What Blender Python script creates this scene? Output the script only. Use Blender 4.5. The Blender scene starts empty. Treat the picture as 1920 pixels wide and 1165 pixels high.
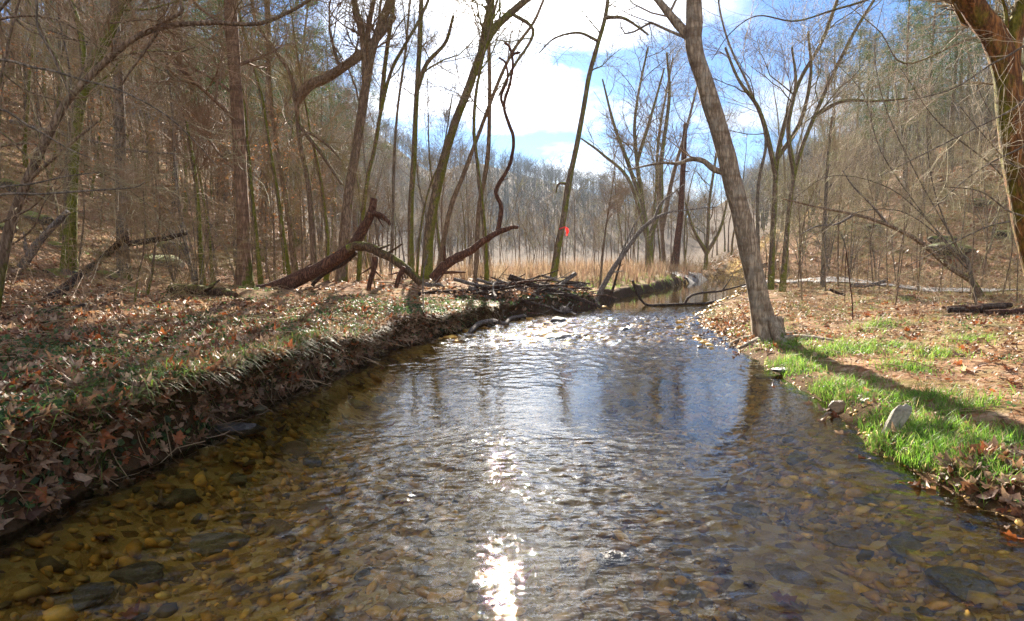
import bpy, math, random
import numpy as np
from mathutils import Vector, Matrix
sc = bpy.context.scene
COL = sc.collection
rad = math.radians
# ------------------------------------------------------------------ camera, sky, sun, exposure
F = 1200.0; PITCH = math.atan(97 / F); CAMZ = 1.25
cam_d = bpy.data.cameras.new("camera"); cam = bpy.data.objects.new("camera", cam_d); COL.objects.link(cam)
cam.location = (0, 0, CAMZ); cam.rotation_euler = (rad(90) - PITCH, 0, 0)
cam_d.sensor_width = 36; cam_d.lens = 36 * F / 1920; cam_d.clip_start = 0.05; cam_d.clip_end = 3000
sc.camera = cam
SUN_EL, SUN_AZ = rad(26), rad(-1.5)
SUN_DIR = Vector((math.sin(SUN_AZ) * math.cos(SUN_EL), math.cos(SUN_AZ) * math.cos(SUN_EL), math.sin(SUN_EL)))
SUN_STRENGTH, SKY_STRENGTH, EXPOSURE = 5.0, 0.13, 2.2
ld = bpy.data.lights.new("sun", 'SUN'); ld.energy = SUN_STRENGTH; ld.angle = rad(0.5); ld.color = (1.0, 0.90, 0.76)
lo = bpy.data.objects.new("sun", ld); COL.objects.link(lo); lo.rotation_euler = SUN_DIR.to_track_quat('Z', 'Y').to_euler()
lo.location = (0, 0, 60)
w = bpy.data.worlds.new("World"); sc.world = w; w.use_nodes = True
nt = w.node_tree; N = nt.nodes; L = nt.links; N.clear()
def nd(nt, typ, **kw):
    n = nt.nodes.new(typ)
    for k, v in kw.items(): setattr(n, k, v)
    return n
def mathn(nt, op, a, b=None, clamp=False):
    n = nd(nt, 'ShaderNodeMath', operation=op, use_clamp=clamp)
    for i, v in enumerate((a, b)):
        if v is None: continue
        if isinstance(v, (int, float)): n.inputs[i].default_value = v
        else: nt.links.new(v, n.inputs[i])
    return n.outputs[0]
def ramp(nt, fac, stops):
    n = nd(nt, 'ShaderNodeValToRGB'); cr = n.color_ramp
    while len(cr.elements) < len(stops): cr.elements.new(0.5)
    for e, (p, c) in zip(cr.elements, stops):
        e.position = p; e.color = tuple(c) + (1,) if len(c) == 3 else c
    nt.links.new(fac, n.inputs[0]); return n.outputs[0]
def mixc(nt, fac, a, b, mode='MIX'):
    n = nd(nt, 'ShaderNodeMix', data_type='RGBA', blend_type=mode)
    for s, v in ((n.inputs[0], fac), (n.inputs[6], a), (n.inputs[7], b)):
        if isinstance(v, (int, float)): s.default_value = v
        elif isinstance(v, tuple): s.default_value = v if len(v) == 4 else v + (1,)
        else: nt.links.new(v, s)
    return n.outputs[2]
sky = nd(nt, 'ShaderNodeTexSky', sky_type='NISHITA'); sky.sun_disc = False
sky.sun_elevation = SUN_EL; sky.sun_rotation = SUN_AZ; sky.air_density = 1.0; sky.dust_density = 0.25; sky.ozone_density = 2.0
tc = nd(nt, 'ShaderNodeTexCoord'); sep = nd(nt, 'ShaderNodeSeparateXYZ'); L.new(tc.outputs['Generated'], sep.inputs[0])
zz = mathn(nt, 'ADD', mathn(nt, 'MAXIMUM', sep.outputs[2], 0.0), 0.22)
cx = mathn(nt, 'DIVIDE', sep.outputs[0], zz); cy = mathn(nt, 'DIVIDE', sep.outputs[1], zz)
comb = nd(nt, 'ShaderNodeCombineXYZ'); L.new(cx, comb.inputs[0]); L.new(cy, comb.inputs[1]); comb.inputs[2].default_value = 1.2
cn = nd(nt, 'ShaderNodeTexNoise'); cn.inputs['Scale'].default_value = 1.5; cn.inputs['Detail'].default_value = 7; cn.inputs['Roughness'].default_value = 0.55
L.new(comb.outputs[0], cn.inputs['Vector'])
sd = nd(nt, 'ShaderNodeVectorMath', operation='DOT_PRODUCT'); L.new(tc.outputs['Generated'], sd.inputs[0]); sd.inputs[1].default_value = SUN_DIR
near = mathn(nt, 'POWER', mathn(nt, 'MAXIMUM', sd.outputs['Value'], 0.0), 14.0)
halo_m = mathn(nt, 'POWER', mathn(nt, 'MAXIMUM', sd.outputs['Value'], 0.0), 60.0)
cmask = ramp(nt, mathn(nt, 'ADD', cn.outputs[0], mathn(nt, 'MULTIPLY', halo_m, 0.10)), [(0.48, (0, 0, 0)), (0.70, (1, 1, 1))])
glow = mathn(nt, 'POWER', mathn(nt, 'MAXIMUM', sd.outputs['Value'], 0.0), 7.0)
halo = mathn(nt, 'POWER', mathn(nt, 'MAXIMUM', sd.outputs['Value'], 0.0), 42.0)
away = mathn(nt, 'MULTIPLY', mathn(nt, 'SUBTRACT', 0.6, sd.outputs['Value'], True), 7.2)  # front-lit clouds unseen behind the camera, brightened to add fill on trunk fronts
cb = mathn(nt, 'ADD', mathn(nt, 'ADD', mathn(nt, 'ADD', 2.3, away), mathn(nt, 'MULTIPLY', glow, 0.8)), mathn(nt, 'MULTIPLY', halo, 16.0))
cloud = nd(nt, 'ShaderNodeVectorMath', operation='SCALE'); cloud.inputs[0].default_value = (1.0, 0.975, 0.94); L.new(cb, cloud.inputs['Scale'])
skyb = mixc(nt, 1.0, sky.outputs[0], (0.125, 0.19, 0.28), 'MULTIPLY')
bg = nd(nt, 'ShaderNodeBackground'); bg.inputs[1].default_value = SKY_STRENGTH
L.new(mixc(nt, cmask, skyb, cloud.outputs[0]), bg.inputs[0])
wo = nd(nt, 'ShaderNodeOutputWorld'); L.new(bg.outputs[0], wo.inputs[0])
vs = sc.view_settings; sc.display_settings.display_device = 'sRGB'
vs.view_transform = 'Standard'; vs.look = 'None'; vs.exposure = EXPOSURE; vs.gamma = 1; vs.use_curve_mapping = False
cy_ = sc.cycles; cy_.max_bounces = 8; cy_.transparent_max_bounces = 12; cy_.diffuse_bounces = 3; cy_.glossy_bounces = 3
cy_.transmission_bounces = 4; cy_.volume_bounces = 0; cy_.use_denoising = True; cy_.denoising_prefilter = 'NONE'; cy_.caustics_reflective = False; cy_.caustics_refractive = False
cy_.sample_clamp_indirect = 6
# ------------------------------------------------------------------ pixels of the survey -> points in the place
SP, CP = math.sin(PITCH), math.cos(PITCH)
def pray(px, py):
    u = (px - 960) / F; v = (582.5 - py) / F
    return np.array((u, CP + v * SP, -SP + v * CP))
def at(px, py, Y):
    d = pray(px, py); return np.array((0, 0, CAMZ)) + d * (Y / d[1])
def onz(px, py, z=0.0):
    d = pray(px, py); return np.array((0, 0, CAMZ)) + d * ((z - CAMZ) / d[2])
# ------------------------------------------------------------------ noise and the lie of the land
def _h(ix, iy, seed):
    n = (ix.astype(np.int64) * 374761393 + iy.astype(np.int64) * 668265263 + seed * 974634777) & 0x7fffffff
    n = ((n ^ (n >> 13)) * 1274126177) & 0x7fffffff
    return ((n ^ (n >> 16)) & 0xffff) / 65535.0
def vn(x, y, seed=0):
    x = np.asarray(x, float); y = np.asarray(y, float)
    ix = np.floor(x); iy = np.floor(y); fx = x - ix; fy = y - iy
    fx = fx * fx * fx * (fx * (fx * 6 - 15) + 10); fy = fy * fy * fy * (fy * (fy * 6 - 15) + 10)
    a = _h(ix, iy, seed); b = _h(ix + 1, iy, seed); c = _h(ix, iy + 1, seed); d = _h(ix + 1, iy + 1, seed)
    return (a + (b - a) * fx) * (1 - fy) + (c + (d - c) * fx) * fy
def fbm(x, y, seed=0, o=3):
    s = 0; a = 0.5; t = 0
    for i in range(o):
        s = s + a * vn(x * 2 ** i + 13.7 * i, y * 2 ** i - 7.1 * i, seed + i); t += a; a *= 0.5
    return s / t - 0.5
def ss(v, a, b):
    t = np.clip((np.asarray(v, float) - a) / (b - a), 0, 1); return t * t * (3 - 2 * t)
LY = [-30, -6, 0, 2.78, 3.63, 4.48, 5.72, 6.94, 8.81, 10.2, 13.08, 16.4, 20.7, 25.3, 41, 60, 100, 700]
LX = [-3, -2.7, -2.5, -2.3, -2.11, -2.13, -2.03, -1.87, -1.63, -1.11, 0.0, 2.2, 3.55, 5.7, 12.7, 24, 50, 500]
RY = [-30, -6, 2.78, 3.5, 4.04, 5.21, 6.78, 8.55, 11.83, 14.35, 16.8, 24, 33.8, 41, 60, 100, 700]
RX = [3, 2.6, 2.3, 2.27, 2.27, 2.64, 2.8, 3.09, 3.37, 4.2, 5.2, 8.6, 12.6, 15.5, 28, 54, 505]
def xL(y): return np.interp(y, LY, LX) + 0.30 * fbm(np.asarray(y, float) * 1.15, 0 * np.asarray(y, float) + 3.3, 5, 4) + 0.13 * fbm(np.asarray(y, float) * 3.7, 0 * np.asarray(y, float) + 6.1, 15, 2)
def xR(y): return np.interp(y, RY, RX) + 0.20 * fbm(np.asarray(y, float) * 0.9, 0 * np.asarray(y, float) + 9.3, 8, 3)
def footL(y): return -5.6 - 0.10 * y
def footR(y): return np.where(y < 42, 22 - 0.3 * (y - 10), 12.4 + 0.27 * (y - 42))
def rise(d, slope, top):
    s = slope * (np.sqrt(np.maximum(d, 0) ** 2 + 2.0) - 1.414)
    return top * np.tanh(s / top)
def G(x, y):
    x = np.asarray(x, float); y = np.asarray(y, float)
    dl = xL(y) - x; dr = x - xR(y)
    big = fbm(x * 0.45, y * 0.45, 21, 3); small = fbm(x * 2.2, y * 2.2, 31, 3)
    inside = np.minimum(-dl, -dr)
    shallow = 1 - 0.62 * ss(y, 8.0, 9.6) * (1 - ss(y, 13, 15))
    bed = -(0.02 + (0.10 + 0.17 * ss(-dl, 2.6, 0.1) + 0.08) * ss(inside, 0.0, 0.8)) * shallow + 0.05 * small
    H = 0.44 - 0.12 * ss(y, 9, 17) + 0.26 * fbm(y * 0.9, x * 0.5 + 1.5, 41, 3)
    left = -0.07 + (H + 0.05) * ss(dl, -0.03, 0.26) + 0.06 * ss(dl, 0.26, 1.6) + 0.035 * np.clip(dl - 0.3, 0, 6) + 0.16 * big * ss(dl, 0.2, 1.5) + 0.07 * small * ss(dl, -0.1, 0.3)
    bar = ss(y, 8.8, 10.2) * (1 - ss(y, 13, 14.5))
    right = -0.03 + (0.13 - 0.07 * bar) * ss(dr, -0.05, 0.28) + (0.13) * ss(dr, 0.25 + 0.5 * bar, 1.2 + 0.6 * bar) + 0.14 * ss(dr, 1.2, 4) + 0.12 * ss(dr, 4, 11) + 0.30 * big * ss(dr, 0.2, 2) + 0.10 * small * ss(dr, -0.1, 0.3)
    z = np.where(dl > -0.03, left, np.where(dr > -0.05, right, bed))
    zl = rise(footL(y) - x, 0.60, 30); zr = rise(x - footR(y), 0.60, 28)
    z = z + zl * (1 + 0.35 * fbm(x * 0.12, y * 0.12, 61, 3)) + zr * (1 + 0.35 * fbm(x * 0.12, y * 0.12, 71, 3))
    z = z + 0.5 * fbm(x * 0.5, y * 0.5, 77, 3) * np.clip((zl + zr) * 0.4, 0, 1)
    z = z - 0.26 * ss(y, 13, 21) * (1 - ss(y, 32, 42)) * ss(dr, 3, 7) * (1 - ss(zr, 0, 1.2))
    ridge = np.interp(x, [-400, -120, -10, 25, 55, 100, 400], [50, 44, 31, 24, 15, 12, 34]) * (1 + 0.3 * fbm(x * 0.03, y * 0.03, 81, 2))
    return z + ridge * ss(y, 95, 230)
def OV(x, y):
    """how far the turf of the cut bank hangs out over its foot"""
    dl = xL(y) - x
    return 0.34 * ss(dl, 0.11, 0.25) * (1 - ss(dl, 0.3, 1.5)) * (1 - ss(y, 12, 16)) * (0.35 + 0.9 * vn(np.asarray(y, float) * 1.3, 0 * np.asarray(y, float) + .5, 91))
def g1(x, y): return float(G(np.array([x]), np.array([y]))[0])
def on_ground(px, py):
    d = pray(px, py); o = np.array((0, 0, CAMZ)); t = np.linspace(1.5, 120, 4000)
    P = o + d[None] * t[:, None]; below = P[:, 2] < G(P[:, 0], P[:, 1])
    i = int(np.argmax(below)) if below.any() else len(t) - 1
    return P[i]
# ------------------------------------------------------------------ mesh helpers
def mk_mesh(name, V, faces, smooth=True, col=None):
    me = bpy.data.meshes.new(name); V = np.asarray(V, np.float32)
    faces = [np.asarray(f, np.int32) for f in faces if len(f)]
    nl = sum(f.size for f in faces); npoly = sum(len(f) for f in faces)
    me.vertices.add(len(V)); me.vertices.foreach_set('co', V.ravel())
    me.loops.add(nl); me.loops.foreach_set('vertex_index', np.concatenate([f.ravel() for f in faces]))
    tot = np.concatenate([np.full(len(f), f.shape[1], np.int32) for f in faces]); st = np.concatenate([[0], np.cumsum(tot)[:-1]]).astype(np.int32)
    me.polygons.add(npoly); me.polygons.foreach_set('loop_start', st); me.polygons.foreach_set('loop_total', tot)
    me.polygons.foreach_set('use_smooth', np.full(npoly, smooth, bool))
    if col is not None:
        a = me.color_attributes.new('Col', 'FLOAT_COLOR', 'POINT'); c = np.ones((len(V), 4), np.float32); c[:, :3] = col
        a.data.foreach_set('color', c.ravel())
    me.update(); me.validate(); return me
def link(name, me, mat, parent=None, loc=None):
    o = bpy.data.objects.new(name, me); COL.objects.link(o)
    if me is not None and mat is not None and not me.materials: me.materials.append(mat)
    if parent is not None: o.parent = parent
    if loc is not None: o.location = [float(v) for v in loc]
    return o
def tag(o, label, cat=None, group=None, kind=None):
    if label: o['label'] = label
    if cat: o['category'] = cat
    if group: o['group'] = group
    if kind: o['kind'] = kind
    return o
def nrm(a): return a / np.maximum(np.linalg.norm(a, axis=-1, keepdims=True), 1e-9)
def tubes(P, R, sides):
    """P (k,n,3) centre lines, R (k,n) radii -> verts, quads, vectorised"""
    k, n, _ = P.shape
    T = np.empty_like(P); T[:, 1:-1] = P[:, 2:] - P[:, :-2]; T[:, 0] = P[:, 1] - P[:, 0]; T[:, -1] = P[:, -1] - P[:, -2]; T = nrm(T)
    mt = np.abs(T.mean(1)); ref = np.eye(3)[np.argmin(mt, 1)][:, None, :]
    U = nrm(ref - (ref * T).sum(-1, keepdims=True) * T); W = np.cross(T, U)
    a = np.arange(sides) * 2 * math.pi / sides
    V = P[:, :, None] + R[:, :, None, None] * (np.cos(a)[:, None] * U[:, :, None] + np.sin(a)[:, None] * W[:, :, None])
    i = np.arange(k)[:, None, None] * n * sides; j = np.arange(n - 1)[None, :, None] * sides; s = np.arange(sides)[None, None]; s2 = (s + 1) % sides
    q = np.stack([i + j + s, i + j + s2, i + j + sides + s2, i + j + sides + s], -1).reshape(-1, 4)
    return V.reshape(-1, 3), q
class Bag:
    def __init__(s): s.V = []; s.F = {}; s.n = 0; s.C = []
    def add(s, V, faces, col=None):
        V = np.asarray(V, float)
        for f in faces:
            f = np.asarray(f)
            if len(f): s.F.setdefault(f.shape[1], []).append(f + s.n)
        s.V.append(V); s.n += len(V)
        if col is not None: s.C.append(np.broadcast_to(np.asarray(col, float), V.shape))
    def mesh(s, name, smooth=True, off=None):
        V = np.concatenate(s.V)
        if off is not None: V = V - np.asarray(off)
        return mk_mesh(name, V, [np.concatenate(f) for f in s.F.values()], smooth, np.concatenate(s.C) if s.C else None)
def spline(pts, n):
    """Catmull-Rom through pts (m, d) resampled at n places"""
    p = np.asarray(pts, float); p = np.vstack([2 * p[0] - p[1], p, 2 * p[-1] - p[-2]])
    m = len(p) - 3; t = np.linspace(0, m - 1e-6, n); i = t.astype(int); f = (t - i)[:, None]
    a, b, c, d = p[i], p[i + 1], p[i + 2], p[i + 3]
    return 0.5 * (2 * b + (c - a) * f + (2 * a - 5 * b + 4 * c - d) * f * f + (3 * b - a - 3 * c + d) * f ** 3)
def wood(bag, P, R, sides=12, rough=0.08, seed=0, caps=True, flare=0.0):
    """a bark-rough limb along P"""
    P = np.asarray(P, float); R = np.asarray(R, float); n = len(P)
    V, q = tubes(P[None], R[None], sides); V = V.reshape(n, sides, 3)
    rg = np.random.default_rng(seed); ph = rg.uniform(0, 50)
    th = np.arange(sides)[None] * np.ones((n, 1)); ss_ = np.arange(n)[:, None] * np.ones((1, sides))
    nz = fbm(np.cos(th * 2 * math.pi / sides) * 1.6 + ph + ss_ * 0.13, np.sin(th * 2 * math.pi / sides) * 1.6 + ss_ * 0.22, seed + 3, 3)
    rdg = fbm(th * 14.0 / sides * 2.2 + 60 * (th == 0) * 0 + ph + 0.25 * nz, ss_ * 0.10 * 40 / max(n, 20), seed + 11, 2); rdg = rdg * np.sin(np.pi * np.clip(th / (sides - 1), 0, 1)) ** .4; kn = np.maximum(vn(th * 5.0 / sides + ph, ss_ * .55, seed + 19) - .8, 0)
    k = 1 + rough * (3.2 * nz + 1.6 * rdg + 3.0 * kn)
    if flare: k = k + flare * np.exp(-np.arange(n) / n * 22)[:, None] * (1 + 0.55 * np.sin(th * 2 * math.pi / sides * 3 + ph))
    V = P[:, None] + (V - P[:, None]) * k[..., None]
    bag.add(V.reshape(-1, 3), [q])
    if caps:
        for idx, c in (((n - 1) * sides, P[-1]), (0, P[0])):
            ring = V.reshape(-1, 3)[idx:idx + sides]; jag = np.vstack([ring, [c + (P[-1] - P[-2] if idx else P[0] - P[1]) * 0.25]])
            s = np.arange(sides); tri = np.stack([s, (s + 1) % sides, np.full(sides, sides)], 1)
            bag.add(jag, [tri if idx else tri[:, ::-1]])
# ------------------------------------------------------------------ materials
def pmat(name):
    m = bpy.data.materials.new(name); m.use_nodes = True; t = m.node_tree
    b = t.nodes['Principled BSDF']; return m, t, b
def noise(t, vec, scale, detail=4, rough=0.6, stretch=None):
    if stretch:
        mp = nd(t, 'ShaderNodeMapping'); mp.inputs['Scale'].default_value = stretch; t.links.new(vec, mp.inputs['Vector']); vec = mp.outputs[0]
    n = nd(t, 'ShaderNodeTexNoise'); n.inputs['Scale'].default_value = scale; n.inputs['Detail'].default_value = detail; n.inputs['Roughness'].default_value = rough
    t.links.new(vec, n.inputs['Vector']); return n.outputs[0]
def bump(t, b, h, strength, dist):
    n = nd(t, 'ShaderNodeBump'); n.inputs['Strength'].default_value = strength; n.inputs['Distance'].default_value = dist
    t.links.new(h, n.inputs['Height']); t.links.new(n.outputs[0], b.inputs['Normal']); return n
def bark(name, dark, lightc, moss=0.0, moss_h=0.0, mcol=(0.10, 0.13, 0.015), side=1.0, lichen=0.0, scale=1.0, bands=0.0):
    """ridged bark; moss: how much of the weather side is moss, moss_h: a moss sock up to that height"""
    m, t, b = pmat(name); co = nd(t, 'ShaderNodeTexCoord').outputs['Object']
    geo = nd(t, 'ShaderNodeNewGeometry')
    n1 = noise(t, co, 9 * scale, 5, 0.65, (1, 1, 0.16)); n2 = noise(t, co, 2.3 * scale, 4); n3 = noise(t, co, 38 * scale, 3, 0.6, (1, 1, 0.35))
    n1 = mathn(t, 'ABSOLUTE', mathn(t, 'MULTIPLY', mathn(t, 'SUBTRACT', noise(t, co, 17 * scale, 5, 0.62, (1, 1, 0.2)), 0.5), 3.4)); h = mathn(t, 'ADD', mathn(t, 'MULTIPLY', n1, 0.8), mathn(t, 'MULTIPLY', n3, 0.35))
    c = ramp(t, h, [(0.2, dark), (0.55, lightc)])
    c = mixc(t, mathn(t, 'MULTIPLY', n2, 0.55), c, tuple(v * 0.55 for v in dark))
    if bands:
        nb = noise(t, co, 5, 3, 0.5, (0.25, 0.25, 1.6)); c = mixc(t, ramp(t, nb, [(0.5, (0, 0, 0)), (0.62, (bands,) * 3)]), c, (0.10, 0.06, 0.035))
    if lichen:
        nl = noise(t, co, 6, 5, 0.6); c = mixc(t, ramp(t, nl, [(0.52, (0, 0, 0)), (0.6, (lichen,) * 3)]), c, (0.40, 0.40, 0.34))
    if moss or moss_h:
        sp = nd(t, 'ShaderNodeSeparateXYZ'); t.links.new(geo.outputs['Normal'], sp.inputs[0])
        pz = nd(t, 'ShaderNodeSeparateXYZ'); t.links.new(co, pz.inputs[0])
        nm = noise(t, co, 4.5, 5, 0.65)
        f = mathn(t, 'ADD', mathn(t, 'MULTIPLY', mathn(t, 'ADD', mathn(t, 'MULTIPLY', sp.outputs[0], side * 0.5), mathn(t, 'MULTIPLY', sp.outputs[2], 0.5)), 0.55), nm)
        f = mathn(t, 'ADD', f, moss - 0.5)
        if moss_h:
            f = mathn(t, 'ADD', f, mathn(t, 'MULTIPLY', mathn(t, 'SUBTRACT', mathn(t, 'ADD', moss_h - 0.7, mathn(t, 'MULTIPLY', n2, 1.4)), pz.outputs[2], True), 0.55))
        mk = ramp(t, f, [(0.43, (0, 0, 0)), (0.62, (0.95, 0.95, 0.95))])
        c = mixc(t, mk, c, mixc(t, ramp(t, n3, [(0.3, (0, 0, 0)), (0.7, (1, 1, 1))]), tuple(v * 0.3 for v in mcol), tuple(v * 1.25 for v in mcol)))
    t.links.new(c, b.inputs['Base Color']); b.inputs['Roughness'].default_value = 0.85; b.inputs['Specular IOR Level'].default_value = 0.25
    bump(t, b, h, 0.9, 0.03); return m
def twigmat(name, c1, c2, rough=0.55):
    m, t, b = pmat(name); oi = nd(t, 'ShaderNodeObjectInfo'); co = nd(t, 'ShaderNodeNewGeometry').outputs['Position']
    f = mathn(t, 'ADD', mathn(t, 'MULTIPLY', oi.outputs['Random'], 0.4), mathn(t, 'MULTIPLY', noise(t, co, 1.7, 3), 0.7))
    olive = (c2[0] * 0.72, c2[1] * 0.92, c2[2] * 0.55); t.links.new(mixc(t, ramp(t, noise(t, co, 0.33, 2), [(0.45, (0, 0, 0)), (0.62, (0.75, 0.75, 0.75))]), ramp(t, f, [(0.3, c1), (0.8, c2)]), olive), b.inputs['Base Color']); b.inputs['Roughness'].default_value = 0.75; b.inputs['Specular IOR Level'].default_value = 0.25; return m
def colmat(name, rough=0.7, trans=0.35, spec=0.4, tint=(1, 1, 1), nscale=30):
    """uses each leaf's or blade's own colour"""
    m, t, b = pmat(name); a = nd(t, 'ShaderNodeAttribute', attribute_name='Col'); co = nd(t, 'ShaderNodeNewGeometry').outputs['Position']
    v = ramp(t, noise(t, co, nscale, 4), [(0.25, (0.6, 0.6, 0.6)), (0.75, (1.3, 1.3, 1.3))])
    c = mixc(t, 1.0, mixc(t, 1.0, a.outputs['Color'], v, 'MULTIPLY'), tint, 'MULTIPLY')
    t.links.new(c, b.inputs['Base Color']); b.inputs['Roughness'].default_value = rough; b.inputs['Specular IOR Level'].default_value = spec
    if trans:
        tr = nd(t, 'ShaderNodeBsdfTranslucent'); t.links.new(c, tr.inputs[0]); mx = nd(t, 'ShaderNodeMixShader'); mx.inputs[0].default_value = trans
        t.links.new(b.outputs[0], mx.inputs[1]); t.links.new(tr.outputs[0], mx.inputs[2]); t.links.new(mx.outputs[0], t.nodes['Material Output'].inputs[0])
    return m
def groundmat():
    m, t, b = pmat('leaf_strewn_soil'); co = nd(t, 'ShaderNodeNewGeometry').outputs['Position']
    za = nd(t, 'ShaderNodeAttribute', attribute_name='Col'); sp = nd(t, 'ShaderNodeSeparateColor'); t.links.new(za.outputs['Color'], sp.inputs[0])
    def leafcells(scale):
        v = nd(t, 'ShaderNodeTexVoronoi'); v.inputs['Scale'].default_value = scale; v.inputs['Randomness'].default_value = 1
        dn = nd(t, 'ShaderNodeTexNoise'); dn.inputs['Scale'].default_value = scale * 1.3; t.links.new(co, dn.inputs['Vector'])
        ad = nd(t, 'ShaderNodeMix', data_type='VECTOR'); ad.inputs[0].default_value = 0.06; t.links.new(co, ad.inputs[4]); t.links.new(dn.outputs['Color'], ad.inputs[5])
        t.links.new(ad.outputs[1], v.inputs['Vector']); s2 = nd(t, 'ShaderNodeSeparateColor'); t.links.new(v.outputs['Color'], s2.inputs[0]); return s2.outputs[0], v.outputs['Distance']
    l1, d1 = leafcells(11); l2, d2 = leafcells(23)
    stops = [(0.0, (0.07, 0.035, 0.018)), (0.25, (0.20, 0.095, 0.045)), (0.45, (0.30, 0.18, 0.10)), (0.62, (0.40, 0.27, 0.17)), (0.8, (0.24, 0.075, 0.028)), (1.0, (0.50, 0.38, 0.26))]
    leaf = mixc(t, 0.45, ramp(t, l1, stops), ramp(t, l2, stops))
    big = noise(t, co, 0.55, 5); mid = noise(t, co, 3.1, 5)
    green = ramp(t, mathn(t, 'ADD', mathn(t, 'MULTIPLY', big, 0.5), mathn(t, 'MULTIPLY', mid, 0.5)), [(0.46, (0, 0, 0)), (0.62, (1, 1, 1))])
    gcol = ramp(t, noise(t, co, 22, 4), [(0.3, (0.045, 0.06, 0.012)), (0.7, (0.19, 0.21, 0.035))])
    straw = ramp(t, noise(t, co, 30, 4, 0.7), [(0.3, (0.16, 0.11, 0.05)), (0.7, (0.42, 0.33, 0.18))])
    c = mixc(t, mathn(t, 'MULTIPLY', sp.outputs[1], ramp(t, mid, [(0.35, (0, 0, 0)), (0.6, (1, 1, 1))])), leaf, straw)
    c = mixc(t, mathn(t, 'MULTIPLY', green, 0.6), c, gcol)
    mud = ramp(t, noise(t, co, 14, 5), [(0.3, (0.03, 0.018, 0.009)), (0.7, (0.085, 0.05, 0.025))])
    c = mixc(t, sp.outputs[2], c, mud)
    v3 = nd(t, 'ShaderNodeTexVoronoi'); v3.inputs['Scale'].default_value = 16; t.links.new(co, v3.inputs['Vector'])
    s3 = nd(t, 'ShaderNodeSeparateColor'); t.links.new(v3.outputs['Color'], s3.inputs[0])
    bed = ramp(t, mathn(t, 'ADD', mathn(t, 'MULTIPLY', s3.outputs[0], 0.6), mathn(t, 'MULTIPLY', mid, 0.4)), [(0.1, (0.10, 0.06, 0.02)), (0.4, (0.38, 0.23, 0.06)), (0.65, (0.56, 0.37, 0.11)), (0.9, (0.62, 0.47, 0.20))])
    c = mixc(t, sp.outputs[0], c, bed)
    t.links.new(c, b.inputs['Base Color']); b.inputs['Roughness'].default_value = 0.95; b.inputs['Specular IOR Level'].default_value = 0.05
    h = mathn(t, 'ADD', mathn(t, 'MULTIPLY', l1, 0.6), mathn(t, 'MULTIPLY', noise(t, co, 40, 4), 0.6))
    bump(t, b, h, 0.8, 0.04); return m
def watermat():
    m, t, b = pmat('clear_stream_water'); t.nodes.remove(b); co = nd(t, 'ShaderNodeNewGeometry').outputs['Position']
    a = nd(t, 'ShaderNodeAttribute', attribute_name='Col'); sp = nd(t, 'ShaderNodeSeparateColor'); t.links.new(a.outputs['Color'], sp.inputs[0])
    n1 = noise(t, co, 26, 3, 0.5, (1, 1.5, 1)); n2 = noise(t, co, 9, 3, 0.5, (1, 1.7, 1))
    hgt = mathn(t, 'MULTIPLY', mathn(t, 'ADD', mathn(t, 'MULTIPLY', n1, 0.35), n2), sp.outputs[0])
    bm = nd(t, 'ShaderNodeBump'); bm.inputs['Strength'].default_value = 1.0; bm.inputs['Distance'].default_value = 0.012; t.links.new(hgt, bm.inputs['Height'])
    fr = nd(t, 'ShaderNodeFresnel'); fr.inputs['IOR'].default_value = 1.36; t.links.new(bm.outputs[0], fr.inputs['Normal'])
    tr = nd(t, 'ShaderNodeBsdfTransparent'); tr.inputs[0].default_value = (1.0, 0.92, 0.63, 1)
    gl = nd(t, 'ShaderNodeBsdfGlossy'); gl.inputs['Roughness'].default_value = 0.018; gl.inputs['Color'].default_value = (1, 1, 1, 1); t.links.new(bm.outputs[0], gl.inputs['Normal'])
    mx = nd(t, 'ShaderNodeMixShader'); t.links.new(fr.outputs[0], mx.inputs[0]); t.links.new(tr.outputs[0], mx.inputs[1]); t.links.new(gl.outputs[0], mx.inputs[2])
    t.links.new(mx.outputs[0], t.nodes['Material Output'].inputs[0]); return m
def rockmat(name, c1, c2, moss=0.0, rough=0.8):
    m, t, b = pmat(name); co = nd(t, 'ShaderNodeTexCoord').outputs['Object']
    n = noise(t, co, 7, 6, 0.65); n2 = noise(t, co, 40, 4)
    c = ramp(t, mathn(t, 'ADD', mathn(t, 'MULTIPLY', n, 0.7), mathn(t, 'MULTIPLY', n2, 0.3)), [(0.35, c1), (0.65, c2)])
    if moss:
        geo = nd(t, 'ShaderNodeNewGeometry'); sp = nd(t, 'ShaderNodeSeparateXYZ'); t.links.new(geo.outputs['Normal'], sp.inputs[0])
        f = mathn(t, 'ADD', mathn(t, 'MULTIPLY', sp.outputs[2], 0.4), mathn(t, 'ADD', noise(t, co, 3, 5), moss - 0.6))
        c = mixc(t, ramp(t, f, [(0.42, (0, 0, 0)), (0.55, (1, 1, 1))]), c, mixc(t, n2, (0.04, 0.06, 0.008), (0.24, 0.27, 0.03)))
    t.links.new(c, b.inputs['Base Color']); b.inputs['Roughness'].default_value = rough; bump(t, b, mathn(t, 'ADD', n, n2), 0.6, 0.03); return m
M = {}
M['ground'] = groundmat(); M['water'] = watermat()
M['bark_grey'] = bark('grey_bark', (0.10, 0.08, 0.06), (0.34, 0.28, 0.21), 0.06, 0.4)
M['bark_brown'] = bark('brown_bark', (0.12, 0.08, 0.05), (0.39, 0.285, 0.19), 0.22, 0.6, (0.15, 0.155, 0.02))
M['bark_moss'] = bark('mossy_bark', (0.095, 0.068, 0.043), (0.33, 0.24, 0.155), 0.47, 1.0, (0.17, 0.18, 0.018))
M['bark_plane'] = bark('pale_patchy_bark', (0.21, 0.16, 0.11), (0.62, 0.51, 0.37), 0.0, 0.3, lichen=0.28, bands=0.55)
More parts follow.
